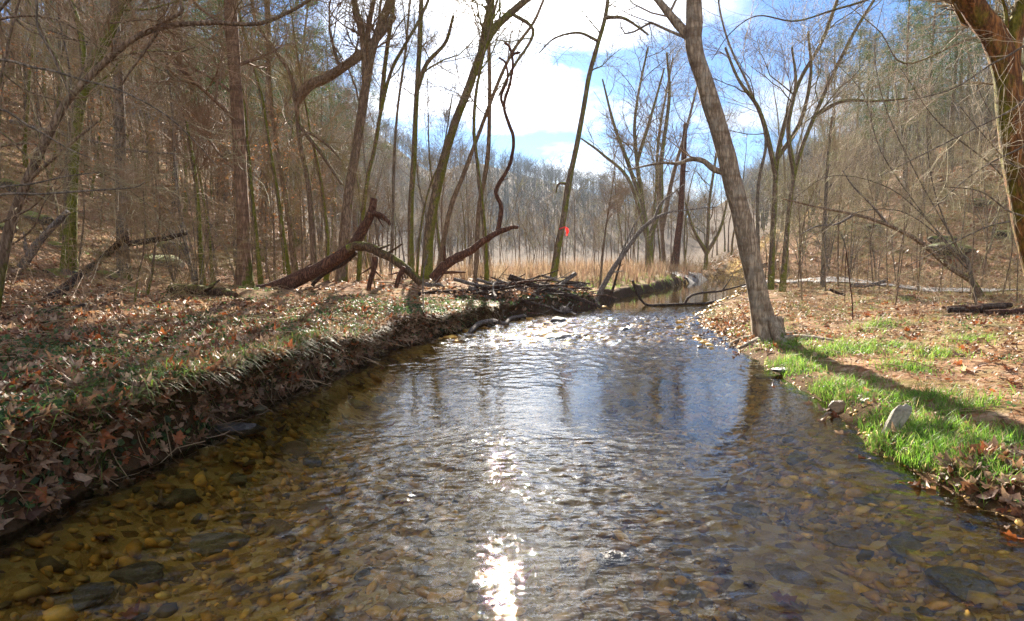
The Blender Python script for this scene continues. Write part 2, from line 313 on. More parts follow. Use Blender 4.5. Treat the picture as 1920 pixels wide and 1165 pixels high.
M['bark_birch'] = bark('banded_tan_bark', (0.16, 0.09, 0.05), (0.44, 0.28, 0.17), 0.0, 0.95, (0.11, 0.13, 0.012), bands=0.7)
M['bark_orange'] = bark('mossy_orange_bark', (0.10, 0.045, 0.018), (0.44, 0.20, 0.065), 0.36, 0.0, (0.17, 0.16, 0.015), side=-1.0)
M['dead_red'] = bark('red_brown_dead_wood', (0.055, 0.024, 0.014), (0.26, 0.125, 0.07), 0.0, 0.0, scale=1.4)
M['dead_moss'] = bark('mossy_dead_wood', (0.06, 0.035, 0.02), (0.24, 0.15, 0.08), 0.34, 0.0, (0.20, 0.21, 0.025), side=0.0)
M['dead_grey'] = bark('weathered_grey_wood', (0.10, 0.08, 0.065), (0.40, 0.34, 0.29), 0.0, 0.0, scale=1.6)
M['dead_dark'] = bark('wet_dark_wood', (0.03, 0.018, 0.012), (0.14, 0.085, 0.055), 0.0, 0.0, scale=1.6)
M['twig'] = twigmat('grey_brown_twigs', (0.13, 0.09, 0.06), (0.34, 0.25, 0.18))
M['twig_red'] = twigmat('red_brown_twigs', (0.15, 0.09, 0.048), (0.36, 0.24, 0.145))
M['twig_pale'] = twigmat('pale_straw_twigs', (0.19, 0.145, 0.09), (0.42, 0.335, 0.225))
M['leafy'] = colmat('dead_leaf', 0.55, 0.35, 0.4, nscale=60)
M['grass'] = colmat('grass_blade', 0.5, 0.55, 0.4)
M['needle'] = colmat('pine_needles', 0.7, 0.2, 0.15)
M['pebble'] = colmat('stream_pebbles', 0.55, 0.0, 0.4, nscale=25)
M['rock_pale'] = rockmat('pale_grey_stone', (0.24, 0.22, 0.17), (0.45, 0.42, 0.34))
M['rock_stained'] = rockmat('stained_pale_stone', (0.13, 0.115, 0.08), (0.40, 0.365, 0.28), 0.16)
M['rock_brown'] = rockmat('brown_stream_stone', (0.10, 0.065, 0.03), (0.30, 0.20, 0.10), rough=0.5)
M['rock_olive'] = rockmat('olive_stream_stone', (0.06, 0.05, 0.022), (0.22, 0.18, 0.09), rough=0.5)
M['rock_dark'] = rockmat('dark_wet_stone', (0.02, 0.017, 0.013), (0.10, 0.085, 0.07), rough=0.35)
M['rock_moss'] = rockmat('mossy_boulder', (0.03, 0.025, 0.02), (0.13, 0.11, 0.085), 0.36)
m, t, b = pmat('red_flagging_tape'); b.inputs['Base Color'].default_value = (0.75, 0.05, 0.04, 1); b.inputs['Roughness'].default_value = 0.4
tb = nd(t, 'ShaderNodeBsdfTranslucent'); tb.inputs[0].default_value = (0.9, 0.05, 0.04, 1); mx = nd(t, 'ShaderNodeMixShader'); mx.inputs[0].default_value = 0.3
t.links.new(b.outputs[0], mx.inputs[1]); t.links.new(tb.outputs[0], mx.inputs[2]); t.links.new(mx.outputs[0], t.nodes['Material Output'].inputs[0]); M['tape'] = m
m, t, b = pmat('grey_path_gravel'); co = nd(t, 'ShaderNodeNewGeometry').outputs['Position']
t.links.new(ramp(t, noise(t, co, 9, 6, 0.7), [(0.3, (0.13, 0.12, 0.11)), (0.7, (0.29, 0.275, 0.26))]), b.inputs['Base Color']); b.inputs['Roughness'].default_value = 0.9
bump(t, b, noise(t, co, 45, 3), 0.6, 0.02); M['path'] = m
# ------------------------------------------------------------------ ground, water, path
def axis(parts):
    out = []
    for a, b_, s in parts: out.append(np.arange(a, b_, s))
    return np.concatenate(out + [[parts[-1][1]]])
def grow_axis(a, step, k, end):
    o = [a]
    while abs(o[-1]) < abs(end): o.append(o[-1] + step); step *= k
    return np.array(o[1:])
gx = np.concatenate([grow_axis(-6.0, -0.09, 1.055, -340)[::-1], axis([(-6, -3, 0.07), (-3, 6, 0.042), (6, 8, 0.07)]), grow_axis(8, 0.09, 1.055, 340)])
gy = np.concatenate([grow_axis(1.0, -0.2, 1.12, -110)[::-1], axis([(1.0, 13, 0.05), (13, 22, 0.09)]), grow_axis(22, 0.12, 1.04, 380)])
X, Y = np.meshgrid(gx, gy); Z = G(X, Y)
ny, nx = X.shape
i = np.arange(ny - 1)[:, None] * nx + np.arange(nx - 1)[None]
quads = np.stack([i, i + 1, i + nx + 1, i + nx], -1).reshape(-1, 4)
dl = xL(Y) - X; dr = X - xR(Y)
bedm = ss(np.minimum(-dl, -dr), -0.01, 0.16); bankm = (ss(dl, -0.25, -0.05) * (1 - ss(dl, 0.24, 0.36)) + ss(dr, -0.15, 0.0) * (1 - ss(dr, 0.12, 0.5)) * 0.8)
bankm = np.clip(bankm + 0.9 * ss(Y, 38, 60), 0, 1)
strawm = np.clip(ss(dr, 0.8, 4) * (1 - ss(Y, 28, 40)) * (1 - ss(X - footR(Y), -6, 4)) * 0.8 + ss(Y, 18, 26) * (1 - ss(Y, 36, 46)) * (dl > 0.5) * (dl < 12) * 0.9, 0, 1)
zc = np.stack([bedm, strawm, np.clip(bankm, 0, 1)], -1).reshape(-1, 3)
tag(link('ground', mk_mesh('ground', np.stack([X + OV(X, Y), Y, Z], -1).reshape(-1, 3), [quads], True, zc), M['ground']), 'leaf strewn ground of both banks, the streambed and the wooded hillsides', kind='structure')
def waves(x, y):
    rif = ss(y, 8.6, 10.0) * (1 - ss(y, 13.4, 16)) + 0.25 * ss(y, 6, 8.6) * (1 - ss(y, 8.6, 10))
    calm = 1 - 0.75 * ss(y, 15, 18)
    qx = x + 0.25 * fbm(x * 1.1, y * 1.1, 3, 2); qy = y + 0.3 * fbm(x * 0.9, y * 0.9, 4, 2)
    z = 0.0080 * fbm(qx * 3.0, qy * 3.6, 101, 2) + 0.0105 * (fbm(qx * 8, qy * 11, 102, 2)) + 0.0062 * fbm(qx * 22, qy * 28, 103, 2)
    zr = 0.07 * fbm(qx * 3.6, qy * 4.2, 105, 3) + 0.05 * fbm(qx * 10, qy * 12, 106, 2)
    patch = 0.3 + 1.3 * ss(vn(x * 0.9, y * 0.55, 107), 0.25, 0.8)
    quiet = (0.30 + 0.70 * ss(x - xL(y), 0.2, 1.3)) * (1 - 0.55 * ss(y, 3.6, 5.6))
    return z * patch * calm * quiet + zr * rif, rif, calm * quiet
wy = np.concatenate([np.arange(-25, 1.6, 0.6), np.arange(1.6, 4.6, 0.014), np.arange(4.6, 14, 0.032), np.arange(14, 30, 0.15), np.arange(30, 75, 1.0)])
wsx = np.linspace(0, 1, 300)
WY = np.repeat(wy[:, None], 300, 1); WX = (xL(wy) - 0.35)[:, None] * (1 - wsx) + (xR(wy) + 0.45)[:, None] * wsx
WZ, rif, calm = waves(WX, WY)
ny, nx = WX.shape; i = np.arange(ny - 1)[:, None] * nx + np.arange(nx - 1)[None]
quads = np.stack([i, i + 1, i + nx + 1, i + nx], -1).reshape(-1, 4)
rc = np.clip(0.42 * calm + 0.9 * rif, 0, 1); rc = np.repeat(rc.reshape(-1, 1), 3, 1)
tag(link('stream_water', mk_mesh('stream_water', np.stack([WX, WY, WZ], -1).reshape(-1, 3), [quads], True, rc), M['water']), 'clear shallow stream water rippling over an amber bed', kind='structure')
pc = spline([(50, 4), (30, 12), (17, 20), (13, 25.5), (11, 31), (10, 40)], 120)
tn = nrm(np.gradient(pc, axis=0)); pn = np.stack([-tn[:, 1], tn[:, 0]], 1)
wd = np.linspace(-1.6, 1.6, 9); PX = pc[:, None, 0] + pn[:, None, 0] * wd; PY = pc[:, None, 1] + pn[:, None, 1] * wd
PZ = G(PX, PY) + 0.05; i = np.arange(119)[:, None] * 9 + np.arange(8)[None]
tag(link('path', mk_mesh('path', np.stack([PX, PY, PZ], -1).reshape(-1, 3), [np.stack([i, i + 9, i + 10, i + 1], -1).reshape(-1, 4)]), M['path']), 'pale grey gravel track crossing the field', kind='structure')
# ------------------------------------------------------------------ growing branches
class Tree:
    def __init__(s): s.big = []; s.fine = {}
    def fine_add(s, P, R): s.fine.setdefault(len(P), ([], []))[0].append(P); s.fine[len(P)][1].append(R)
def perp(d, rng):
    v = Vector((rng.gauss(0, 1), rng.gauss(0, 1), rng.gauss(0, 1))); v -= d * v.dot(d); return v.normalized()
def grow(T, p, d, Ln, r, lvl, rng, K=(6, 7, 6), wig=0.2, up=0.06, tip=0.3, minr=0.0028, leafpts=None):
    n = (4, 5, 7, 9)[lvl]; step = Ln / (n - 1); pts = [p.copy()]; d = d.copy()
    for k in range(n - 1):
        d = d + Vector((rng.gauss(0, wig), rng.gauss(0, wig), rng.gauss(0, wig) + up)); d.normalize(); pts.append(pts[-1] + d * step)
    rr = [max(minr, r * (1 - (1 - tip) * k / (n - 1))) for k in range(n)]
    P = [tuple(q) for q in pts]
    if lvl >= 2 and r > 0.018: T.big.append((P, rr))
    else: T.fine_add(P, rr)
    if lvl == 0:
        if leafpts is not None: leafpts.append(P[-1]); leafpts.append(P[len(P) // 2])
        return
    for k in range(K[lvl - 1]):
        f = rng.uniform(0.22, 1.0) if k else 1.0; x = f * (n - 1); i0 = min(int(x), n - 2); q = pts[i0].lerp(pts[i0 + 1], x - i0)
        dd = (pts[i0 + 1] - pts[i0]).normalized(); a = rng.uniform(0.4, 1.0) if k else rng.uniform(0.05, 0.35)
        nd_ = (dd * math.cos(a) + perp(dd, rng) * math.sin(a)).normalized()
        grow(T, q, nd_, Ln * rng.uniform(0.35, 0.68), rr[i0] * rng.uniform(0.45, 0.7), lvl - 1, rng, K, wig, up, tip, minr, leafpts)
def limbs_on(T, P, R, n, f0, rng, Lf=(1.2, 3.0), lvl=2, K=(6, 7, 6), wig=0.2, up=0.06, ang=(0.5, 1.1), minr=0.0028, leafpts=None, f1=1.0):
    P = np.asarray(P); R = np.asarray(R); m = len(P)
    for k in range(n):
        f = f0 + (f1 - f0) * (k + rng.random()) / n; x = f * (m - 1.001); i0 = int(x); q = Vector(P[i0] * (1 - x + i0) + P[i0 + 1] * (x - i0))
        dd = Vector(P[i0 + 1] - P[i0]).normalized(); a = rng.uniform(*ang); d = (dd * math.cos(a) + perp(dd, rng) * math.sin(a)).normalized()
        grow(T, q, d, rng.uniform(*Lf) * (1.15 - 0.5 * f), R[i0] * rng.uniform(0.2, 0.42), lvl, rng, K, wig, up, 0.35, minr, leafpts)
def fine_bag(T, sides=3):
    bg_ = Bag()
    for n, (P, R) in T.fine.items(): bg_.add(*[(v if j == 0 else [v]) for j, v in enumerate(tubes(np.array(P, float), np.array(R, float), sides))])
    return bg_
def emit_tree(name, label, cat, base, T, trunk_bag, bmat, tmat, group=None, extra=None):
    root = link(name, None, None, None, base); tag(root, label, cat, group)
    by = {}
    for P, R in T.big: by.setdefault(len(P), ([], []))[0].append(P); by[len(P)][1].append(R)
    for n, (P, R) in by.items():
        V, q = tubes(np.array(P, float), np.array(R, float), 6); trunk_bag.add(V, [q])
    link('trunk', trunk_bag.mesh('trunk', True, base), bmat, root)
    if T.fine: link('crown', fine_bag(T).mesh('crown', True, base), tmat, root)
    return root
SEED = [100]
def px_line(pts, Y, dY=0.0):
    """survey points (px, py[, width px]) on the depth Y (growing by dY along it) -> centre line and radii"""
    m = len(pts); return np.array([at(p[0], p[1], Y + dY * k / max(1, m - 1)) for k, p in enumerate(pts)])
def hero(name, label, cat, pts, w0, w1, bmat, tmat, limbs=10, f0=0.35, forks=(), Lf=(1.4, 3.7), Y=None, top=None, K=(10, 10, 7), ext=(0, 0), flare=0.4, group=None, dY=0.0, up=0.06, rough=0.09, leafcol=None, wig=0.2, minr=0.0028):
    SEED[0] += 1; rng = random.Random(SEED[0])
    if Y is None:
        b0 = on_ground(*pts[0]); Y = float(b0[1])
    P = px_line(pts, Y, dY); base = np.array((P[0][0], P[0][1], g1(P[0][0], P[0][1])))
    P[0] = base - np.array((0, 0, 0.12)); wk = 0.56 if Y > 14 else 0.86; r0 = w0 * wk / 2 * Y / F; r1 = w1 * wk / 2 * Y / F
    arc = np.linspace(0, 1, len(P))
    R = r0 + (r1 - r0) * arc
    if top:
        d = nrm(P[-1] - P[-2]); k = 0; n_ext = max(3, int((top - P[-1][2]) / 1.6)); rl = R[-1]
        for j in range(n_ext):
            d = nrm(d * 0.8 + np.array((rng.gauss(0, .12) + ext[0], rng.gauss(0, .12) + ext[1], 0.3))); P = np.vstack([P, P[-1] + d * 1.6]); R = np.append(R, rl * (1 - 0.85 * (j + 1) / n_ext))
    nn = max(14, len(P) * 5); Ps = spline(P, nn); Rs = np.interp(np.linspace(0, 1, nn), np.linspace(0, 1, len(R)), R)
    bag = Bag(); wood(bag, Ps, Rs, 14 if r0 > 0.08 else 8, rough, SEED[0], True, flare)
    T = Tree(); lp = [] if leafcol else None
    limbs_on(T, Ps, Rs, limbs, f0, rng, Lf, 2, K, wig, up, leafpts=lp, minr=minr)
    for fk in forks:
        fp, fw0, fw1, fl = fk[:4]; fY = fk[4] if len(fk) > 4 else Y
        FP = px_line(fp, fY, fk[5] if len(fk) > 5 else 0.0)
        j = np.argmin(np.linalg.norm(Ps - FP[0], axis=1)); FP[0] = Ps[j]
        n2 = max(10, len(FP) * 5); FS = spline(FP, n2); FR = np.linspace(fw0, fw1, n2) / 2 * fY / F
        wood(bag, FS, FR, 10, rough, SEED[0] + 7, True); limbs_on(T, FS, FR, fl, 0.2, rng, (Lf[0] * 0.6, Lf[1] * 0.7), 2 if fw0 > 6 else 1, K, wig, up, leafpts=lp, minr=minr)
    root = emit_tree(name, label, cat, base, T, bag, bmat, tmat, group)
    if leafcol: hang_leaves(root, lp, leafcol, rng)
    return root
# leaves and blades, vectorised
def scatter(tv, faces, P, Nn, scale, rng, col, tilt=0.35):
    """copies of a template lying on points P with normals Nn"""
    k = len(P); a = rng.uniform(0, 2 * math.pi, k); n = nrm(Nn + rng.normal(0, tilt, (k, 3)))
    t0 = np.stack([np.cos(a), np.sin(a), np.zeros(k)], 1); t0 = nrm(t0 - (t0 * n).sum(1, keepdims=True) * n); t1 = np.cross(n, t0)
    s = scale[:, None, None]; tv = np.asarray(tv, float)
    V = P[:, None] + s * (tv[None, :, 0:1] * t0[:, None] + tv[None, :, 1:2] * t1[:, None] + tv[None, :, 2:3] * n[:, None])
    o = (np.arange(k) * len(tv))[:, None, None]; out = [(np.asarray(f)[None] + o).reshape(-1, np.asarray(f).shape[1]) for f in faces]
    return V.reshape(-1, 3), out, np.repeat(col, len(tv), 0)
def leaf_template(kind, rs):
    r_ = np.random.default_rng(rs)
    if kind == 'lobed':
        n = 20; a = np.arange(n) * 2 * math.pi / n; r = (0.84 + 0.2 * np.cos(5 * a) + 0.06 * np.cos(10 * a)) * (0.86 + 0.24 * r_.random(n)) * (1 + 0.15 * np.cos(a))
        V = np.stack([r * np.cos(a), r * np.sin(a) * 0.9, np.zeros(n)], 1); V = np.vstack([[0, 0, 0], V])
        cu = r_.uniform(-0.3, 1.1, 2); V[:, 2] = cu[0] * V[:, 0] ** 2 + cu[1] * V[:, 1] ** 2 + 0.12 * r_.normal(0, 1, n + 1)
        s = np.arange(n); return V, [np.stack([np.zeros(n, int), 1 + s, 1 + (s + 1) % n], 1)]
    if kind == 'oval':
        V = np.array([(-1, 0, 0), (-0.4, 0.42, .12), (0.4, 0.38, .1), (1, 0, 0.05), (0.4, -0.38, .14), (-0.4, -0.42, .1), (0, 0, -0.06)], float); V[:, 2] += r_.uniform(-.3, .4) * V[:, 0] ** 2
        s = np.arange(6); return V, [np.stack([np.full(6, 6), s, (s + 1) % 6], 1)]
    return np.array([(-1, -.5, .1), (0, -.6, 0), (1, -.4, .2), (1, .4, .1), (0, .6, .15), (-1, .5, 0)], float), [np.array([(0, 1, 4, 5), (1, 2, 3, 4)])]
LEAFC = np.array((1.02, 0.90, 0.78)) * np.array([(0.34, 0.21, 0.12), (0.22, 0.12, 0.065), (0.16, 0.08, 0.045), (0.30, 0.10, 0.035), (0.40, 0.29, 0.19), (0.30, 0.22, 0.16), (0.48, 0.38, 0.28), (0.36, 0.13, 0.045), (0.12, 0.06, 0.035)])
LEAFP = np.array([0.17, 0.16, 0.13, 0.085, 0.14, 0.15, 0.085, 0.04, 0.04])
def normals(x, y):
    e = 0.05; gx_ = (G(x + e, y) - G(x - e, y)) / (2 * e); gy_ = (G(x, y + e) - G(x, y - e)) / (2 * e)
    return nrm(np.stack([-gx_, -gy_, np.ones_like(gx_)], 1))
def hang_leaves(root, pts, colr, rng):
    r_ = np.random.default_rng(rng.randrange(10 ** 6)); P = np.array(pts, float); P = P[r_.random(len(P)) < 0.8]
    tv, f = leaf_template('oval', 3); c = np.array(colr)[None] * r_.uniform(0.5, 1.4, (len(P), 1)) * r_.uniform(0.85, 1.15, (len(P), 3))
    V, fo, cc = scatter(tv, f, P, r_.normal(0, 1, (len(P), 3)), r_.uniform(0.02, 0.045, len(P)), r_, c, 0.5)
    link('dead_leaves', mk_mesh('dead_leaves', V - np.array(root.location), fo, True, cc), M['leafy'], root)
def blades(P, head, Ln, wd_, lean, droop, col):
    """grass blades: curved tapering ribbons"""
    k = len(P); s = np.array([0, 0.38, 0.72, 1.0]); h = np.stack([np.cos(head), np.sin(head), np.zeros(k)], 1); sd_ = np.stack([-h[:, 1], h[:, 0], np.zeros(k)], 1)
    hor = (lean * Ln)[:, None] * s ** 1.6; ver = Ln[:, None] * (s - droop[:, None] * s ** 2)
    c = P[:, None] + hor[..., None] * h[:, None] + ver[..., None] * np.array((0, 0, 1.0)); wv = wd_[:, None] * np.array([1, 0.85, 0.55, 0.08])
    V = np.stack([c - wv[..., None] * sd_[:, None], c + wv[..., None] * sd_[:, None]], 2).reshape(k, 8, 3)
    q = np.array([(0, 1, 3, 2), (2, 3, 5, 4), (4, 5, 7, 6)]); q = (q[None] + (np.arange(k) * 8)[:, None, None]).reshape(-1, 4)
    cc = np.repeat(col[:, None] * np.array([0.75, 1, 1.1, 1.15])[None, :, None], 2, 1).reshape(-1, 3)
    return V.reshape(-1, 3), q, cc
# ------------------------------------------------------------------ the trees one can tell apart
B = M
hero('bare_tree', 'mossy dark trunk bending at mid height on the leafy slope beside a mossy rock', 'tree', [(128, 520), (131, 440), (134, 340), (140, 250), (163, 140), (203, 62), (232, -20), (245, -80)], 28, 22, B['bark_moss'], B['twig_red'], 12, 0.35, [([(160, 150), (150, 60), (118, -40)], 12, 8, 4)], Y=11.5, top=12)
hero('bare_tree', 'thin dark tree arching over the leafy bank towards the stream', 'tree', [(-25, 500), (15, 440), (55, 330), (98, 240), (130, 186), (165, 148), (210, 105), (260, 68), (320, 48), (400, 43), (480, 45), (540, 24), (600, -12), (650, -40)], 21, 5, B['bark_brown'], B['twig_red'], 13, 0.3,
     [([(45, 350), (100, 297), (150, 255), (185, 228)], 8, 3, 3), ([(285, 60), (318, 36), (342, 20), (336, -10)], 8, 4, 3), ([(300, 55), (265, 105), (240, 140), (224, 168)], 6, 2, 2), ([(135, 180), (105, 110), (70, 40), (45, -20)], 6, 3, 3)], Y=7.2, Lf=(0.5, 1.3), flare=0.2, minr=0.0016)
hero('bare_tree', 'slender straight grey trunk sunlit along one edge on the leafy slope', 'tree', [(236, 515), (229, 440), (226, 330), (225, 240), (222, 150), (218, 60), (214, -40)], 24, 15, B['bark_grey'], B['twig'], 10, 0.4, Y=13.5, top=14)
hero('sapling', 'thin mossy sapling with the darker stem of a close pair', 'sapling', [(382, 540), (376, 470), (372, 400), (366, 330), (360, 290), (350, 230)], 12, 6, B['bark_moss'], B['twig_red'], 8, 0.45, Lf=(0.6, 1.4), Y=13.8)
hero('sapling', 'thin mossy sapling leaning away behind the darker stem', 'sapling', [(398, 500), (392, 440), (384, 390), (374, 330), (360, 280), (352, 240)], 10, 5, B['bark_moss'], B['twig_red'], 8, 0.4, Lf=(0.6, 1.4), Y=15.5)
hero('bare_tree', 'tan banded trunk standing upright with a thick green moss sock', 'tree', [(460, 550), (458, 500), (457, 450), (454, 380), (450, 300), (445, 200), (438, 100), (431, 0), (425, -80)], 27, 25, B['bark_birch'], B['twig_red'], 14, 0.3, Y=12.9, top=14, flare=0.9)
hero('bare_tree', 'dark moss-coated slim trunk just behind the tan banded trunk', 'tree', [(490, 525), (483, 470), (478, 420), (470, 340), (462, 250), (452, 150), (440, 40)], 16, 9, B['bark_moss'], B['twig_red'], 10, 0.35, Y=14.6, top=10)
hero('bare_tree', 'slim leaning mossy trunk above the butt of the fallen log', 'tree', [(545, 512), (531, 440), (518, 350), (506, 280), (490, 180), (468, 100), (452, 40), (440, -30)], 13, 8, B['bark_moss'], B['twig_red'], 12, 0.3, Y=17, top=10)
hero('bare_tree', 'slim tan trunk leaning beside the mossy leaning trunk', 'tree', [(556, 480), (540, 400), (528, 330), (515, 250), (505, 150), (500, 50), (496, -30)], 16, 10, B['bark_brown'], B['twig'], 10, 0.3, Y=20, top=12)
hero('bare_tree', 'crooked reddish trunk carrying a heavy broken limb', 'tree', [(590, 492), (585, 420), (577, 340), (562, 262), (556, 200), (545, 140), (520, 100), (480, 40), (470, -30)], 19, 10, B['bark_brown'], B['twig_red'], 8, 0.35,
     [([(556, 185), (580, 160), (612, 147), (650, 122), (685, 96), (712, 66), (740, 30)], 20, 12, 5), ([(545, 260), (580, 250), (612, 270), (640, 300)], 8, 4, 3), ([(560, 230), (600, 285), (640, 345)], 9, 5, 3)], Y=18.5)
hero('bare_tree', 'stout trunk rising straight behind the fallen log then leaning across the sky', 'tree', [(638, 532), (646, 450), (656, 350), (668, 280), (680, 200), (692, 120), (709, 60), (736, -10), (752, -60)], 32, 27, B['bark_brown'], B['twig'], 13, 0.35, [([(686, 160), (682, 80), (668, 20), (658, -40)], 14, 10, 5), ([(690, 130), (690, 60), (705, -20)], 12, 7, 4)], Y=18.5, top=9)
hero('bare_tree', 'dark slim trunk curving up beside the broken tip of the fallen log', 'tree', [(672, 525), (677, 430), (690, 330), (702, 280), (716, 200), (735, 130), (762, 80), (790, 30), (812, -30)], 14, 10, B['bark_moss'], B['twig'], 12, 0.3, [([(715, 205), (722, 120), (735, 30), (740, -30)], 9, 6, 4)], Y=19.5, top=9)
hero('bare_tree', 'very thin straight trunk standing between two dark slim trunks', 'tree', [(731, 518), (736, 420), (739, 300), (746, 200), (760, 100), (772, -20)], 10, 7, B['bark_grey'], B['twig'], 10, 0.3, Y=22, top=9)
hero('bare_tree', 'straight dark trunk behind the mossy end of the fallen log', 'tree', [(770, 512), (770, 400), (776, 300), (780, 200), (786, 100), (790, 0), (794, -60)], 19, 14, B['bark_moss'], B['twig'], 13, 0.3, [([(783, 170), (800, 120), (835, 80), (850, 30)], 9, 5, 3)], Y=21, top=9)
hero('bare_tree', 'thin mossy stem leaning close against the big leaning trunk', 'tree', [(780, 508), (790, 420), (806, 350), (822, 310), (835, 260), (848, 180)], 8, 4, B['bark_moss'], B['twig'], 8, 0.3, Y=20.2, Lf=(0.6, 1.6))
hero('bare_tree', 'big dark trunk leaning strongly over the brush pile', 'tree', [(800, 508), (806, 430), (824, 335), (850, 240), (880, 160), (902, 100), (926, 55), (960, 22), (1002, -12), (1050, -50)], 32, 20, B['bark_moss'], B['twig'], 14, 0.3, [([(905, 92), (912, 50), (920, 10), (926, -40)], 16, 11, 5), ([(850, 245), (880, 170), (900, 110)], 10, 6, 4), ([(960, 20), (1000, 60), (960, 130), (935, 180)], 7, 3, 4)], Y=20, top=9, ext=(.5, 0))
hero('bare_tree', 'slim trunk leaning parallel behind the big dark leaning trunk', 'tree', [(818, 505), (842, 400), (872, 320), (902, 240), (936, 150), (966, 90), (1002, 40), (1030, -20)], 16, 8, B['bark_brown'], B['twig'], 13, 0.3, Y=23, top=9, ext=(.5, 0))
hero('bare_tree', 'straight slim dark trunk beside the snaking dead stem', 'tree', [(893, 505), (897, 400), (914, 300), (918, 200), (917, 100), (912, -30)], 15, 11, B['bark_brown'], B['twig'], 13, 0.3, Y=23.5, top=9, ext=(-.5, 0))
hero('bare_tree', 'slim trunk with a bright moss edge rising from the brush pile', 'tree', [(914, 520), (908, 430), (898, 330), (889, 250), (892, 180), (905, 110), (925, 30), (935, -40)], 13, 8, B['bark_moss'], B['twig'], 10, 0.3, Y=18.5, top=9, ext=(-.6, 0))
tape_tree = hero('bare_tree', 'slim dark leaning trunk with a red tape tied round it', 'tree', [(1034, 546), (1045, 470), (1057, 405), (1066, 345), (1080, 280), (1094, 205), (1105, 140), (1120, 85), (1136, 25), (1142, -40)], 22, 12, B['bark_moss'], B['twig'], 7, 0.5, [([(1137, 38), (1168, 34), (1195, 50), (1216, 66)], 7, 3, 2), ([(1118, 78), (1085, 62), (1040, 72), (1010, 100)], 6, 2, 3), ([(1066, 340), (1048, 345), (1042, 362)], 6, 3, 1)], Y=18.2, Lf=(0.6, 1.8), top=11)
plane = hero('bare_tree', 'big pale patchy trunk leaning over the water from the grassy bank', 'tree', [(1440, 634), (1428, 585), (1415, 520), (1396, 430), (1374, 340), (1350, 250), (1326, 170), (1303, 95), (1301, 40), (1304, -40)], 47, 31, B['bark_plane'], B['twig'], 6, 0.72, [([(1310, 108), (1292, 72), (1268, 42), (1245, 14), (1222, -14)], 19, 13, 4, 9.0, 0.5), ([(1364, 335), (1340, 318), (1318, 302), (1295, 299), (1270, 307), (1238, 306), (1180, 318)], 13, 3, 4, 9.0, 0.4)], Y=9.0, top=12, flare=0.32, K=(5, 6, 5))
hero('broken_snag', 'tall reddish broken-topped dead trunk across the pool', 'dead tree', [(1264, 512), (1270, 450), (1276, 400), (1282, 300), (1285, 232)], 26, 13, B["dead_red"], B["twig"], 3, 0.5, Y=40, Lf=(0.4, 1.2), K=(3, 3, 3), flare=0.5)
hero('bare_tree', 'multi-stemmed dark tree with wide crown beside the broken snag', 'tree', [(1222, 508), (1212, 430), (1200, 350), (1192, 280), (1190, 230), (1200, 160), (1215, 90)], 17, 6, B['bark_moss'], B['twig_red'], 16, 0.35, [([(1216, 460), (1238, 380), (1240, 300), (1255, 180), (1250, 100)], 11, 4, 7), ([(1205, 380), (1175, 300), (1150, 230), (1130, 150)], 9, 3, 7), ([(1214, 450), (1180, 340), (1130, 290), (1090, 260)], 8, 3, 6), ([(1195, 300), (1220, 220), (1245, 130)], 8, 3, 6)], Y=38, Lf=(1.8, 4.6), K=(7, 8, 6))
hero('bare_tree', 'twin dark trunk standing just behind the broken snag', 'tree', [(1246, 507), (1240, 420), (1232, 330), (1236, 250), (1250, 170), (1262, 110)], 14, 5, B['bark_brown'], B['twig'], 18, 0.3, [([(1240, 430), (1262, 330), (1290, 230), (1310, 150)], 9, 3, 7)], Y=42, Lf=(1.8, 4.6))
hero('sapling', 'thin upright sapling between taped trunk and the pool', 'sapling', [(1124, 530), (1133, 450), (1142, 390), (1153, 320)], 8, 3, B['bark_brown'], B['twig_red'], 7, 0.3, Y=19, Lf=(0.6, 1.5))
hero('bare_tree', 'mossy forked tree right behind the pale leaning trunk', 'tree', [(1446, 500), (1451, 400), (1457, 300), (1472, 230), (1500, 150), (1540, 80), (1570, 0), (1590, -60)], 17, 9, B['bark_moss'], B['twig'], 13, 0.3, [([(1455, 330), (1440, 260), (1420, 200), (1385, 150), (1360, 90)], 10, 4, 6), ([(1460, 290), (1500, 230), (1520, 140), (1515, 60)], 9, 4, 5)], Y=21, top=13)
hero('bare_tree', 'mossy tree with upward sweeping limbs beside the forked tree', 'tree', [(1468, 500), (1480, 390), (1496, 300), (1530, 212), (1562, 140), (1602, 60), (1645, -10)], 16, 9, B['bark_moss'], B['twig'], 14, 0.3, [([(1490, 330), (1478, 240), (1492, 160), (1485, 90)], 9, 4, 5), ([(1525, 222), (1580, 190), (1640, 190), (1700, 185)], 8, 3, 5)], Y=19.5, top=9)
hero('bare_tree', 'slim grey tree hidden partly by the pale leaning trunk', 'tree', [(1425, 495), (1421, 360), (1436, 260), (1405, 165), (1370, 90), (1350, 20)], 12, 6, B['bark_grey'], B['twig'], 14, 0.25, Y=24, top=12)
hero('bare_tree', 'dark ivy-wrapped trunk at the bend of the stream', 'tree', [(1322, 510), (1327, 440), (1330, 380), (1340, 310), (1352, 240)], 13, 6, B['bark_moss'], B['twig_red'], 12, 0.2, [([(1325, 470), (1300, 430), (1285, 380)], 8, 3, 4), ([(1325, 480), (1350, 430), (1365, 370)], 8, 3, 4)], Y=46, Lf=(1.5, 3.8))
hero('bare_tree', 'massive moss-furred orange trunk leaning in over the gravel path', 'tree', [(1995, 700), (1962, 560), (1932, 440), (1912, 330), (1894, 220), (1888, 140), (1866, 70), (1830, 20), (1795, -40)], 58, 44, B['bark_orange'], B['twig_pale'], 10, 0.35, [([(1890, 150), (1900, 70), (1925, 0), (1940, -60)], 34, 24, 4)], Y=6.6, top=9, Lf=(0.8, 1.9), minr=0.002)
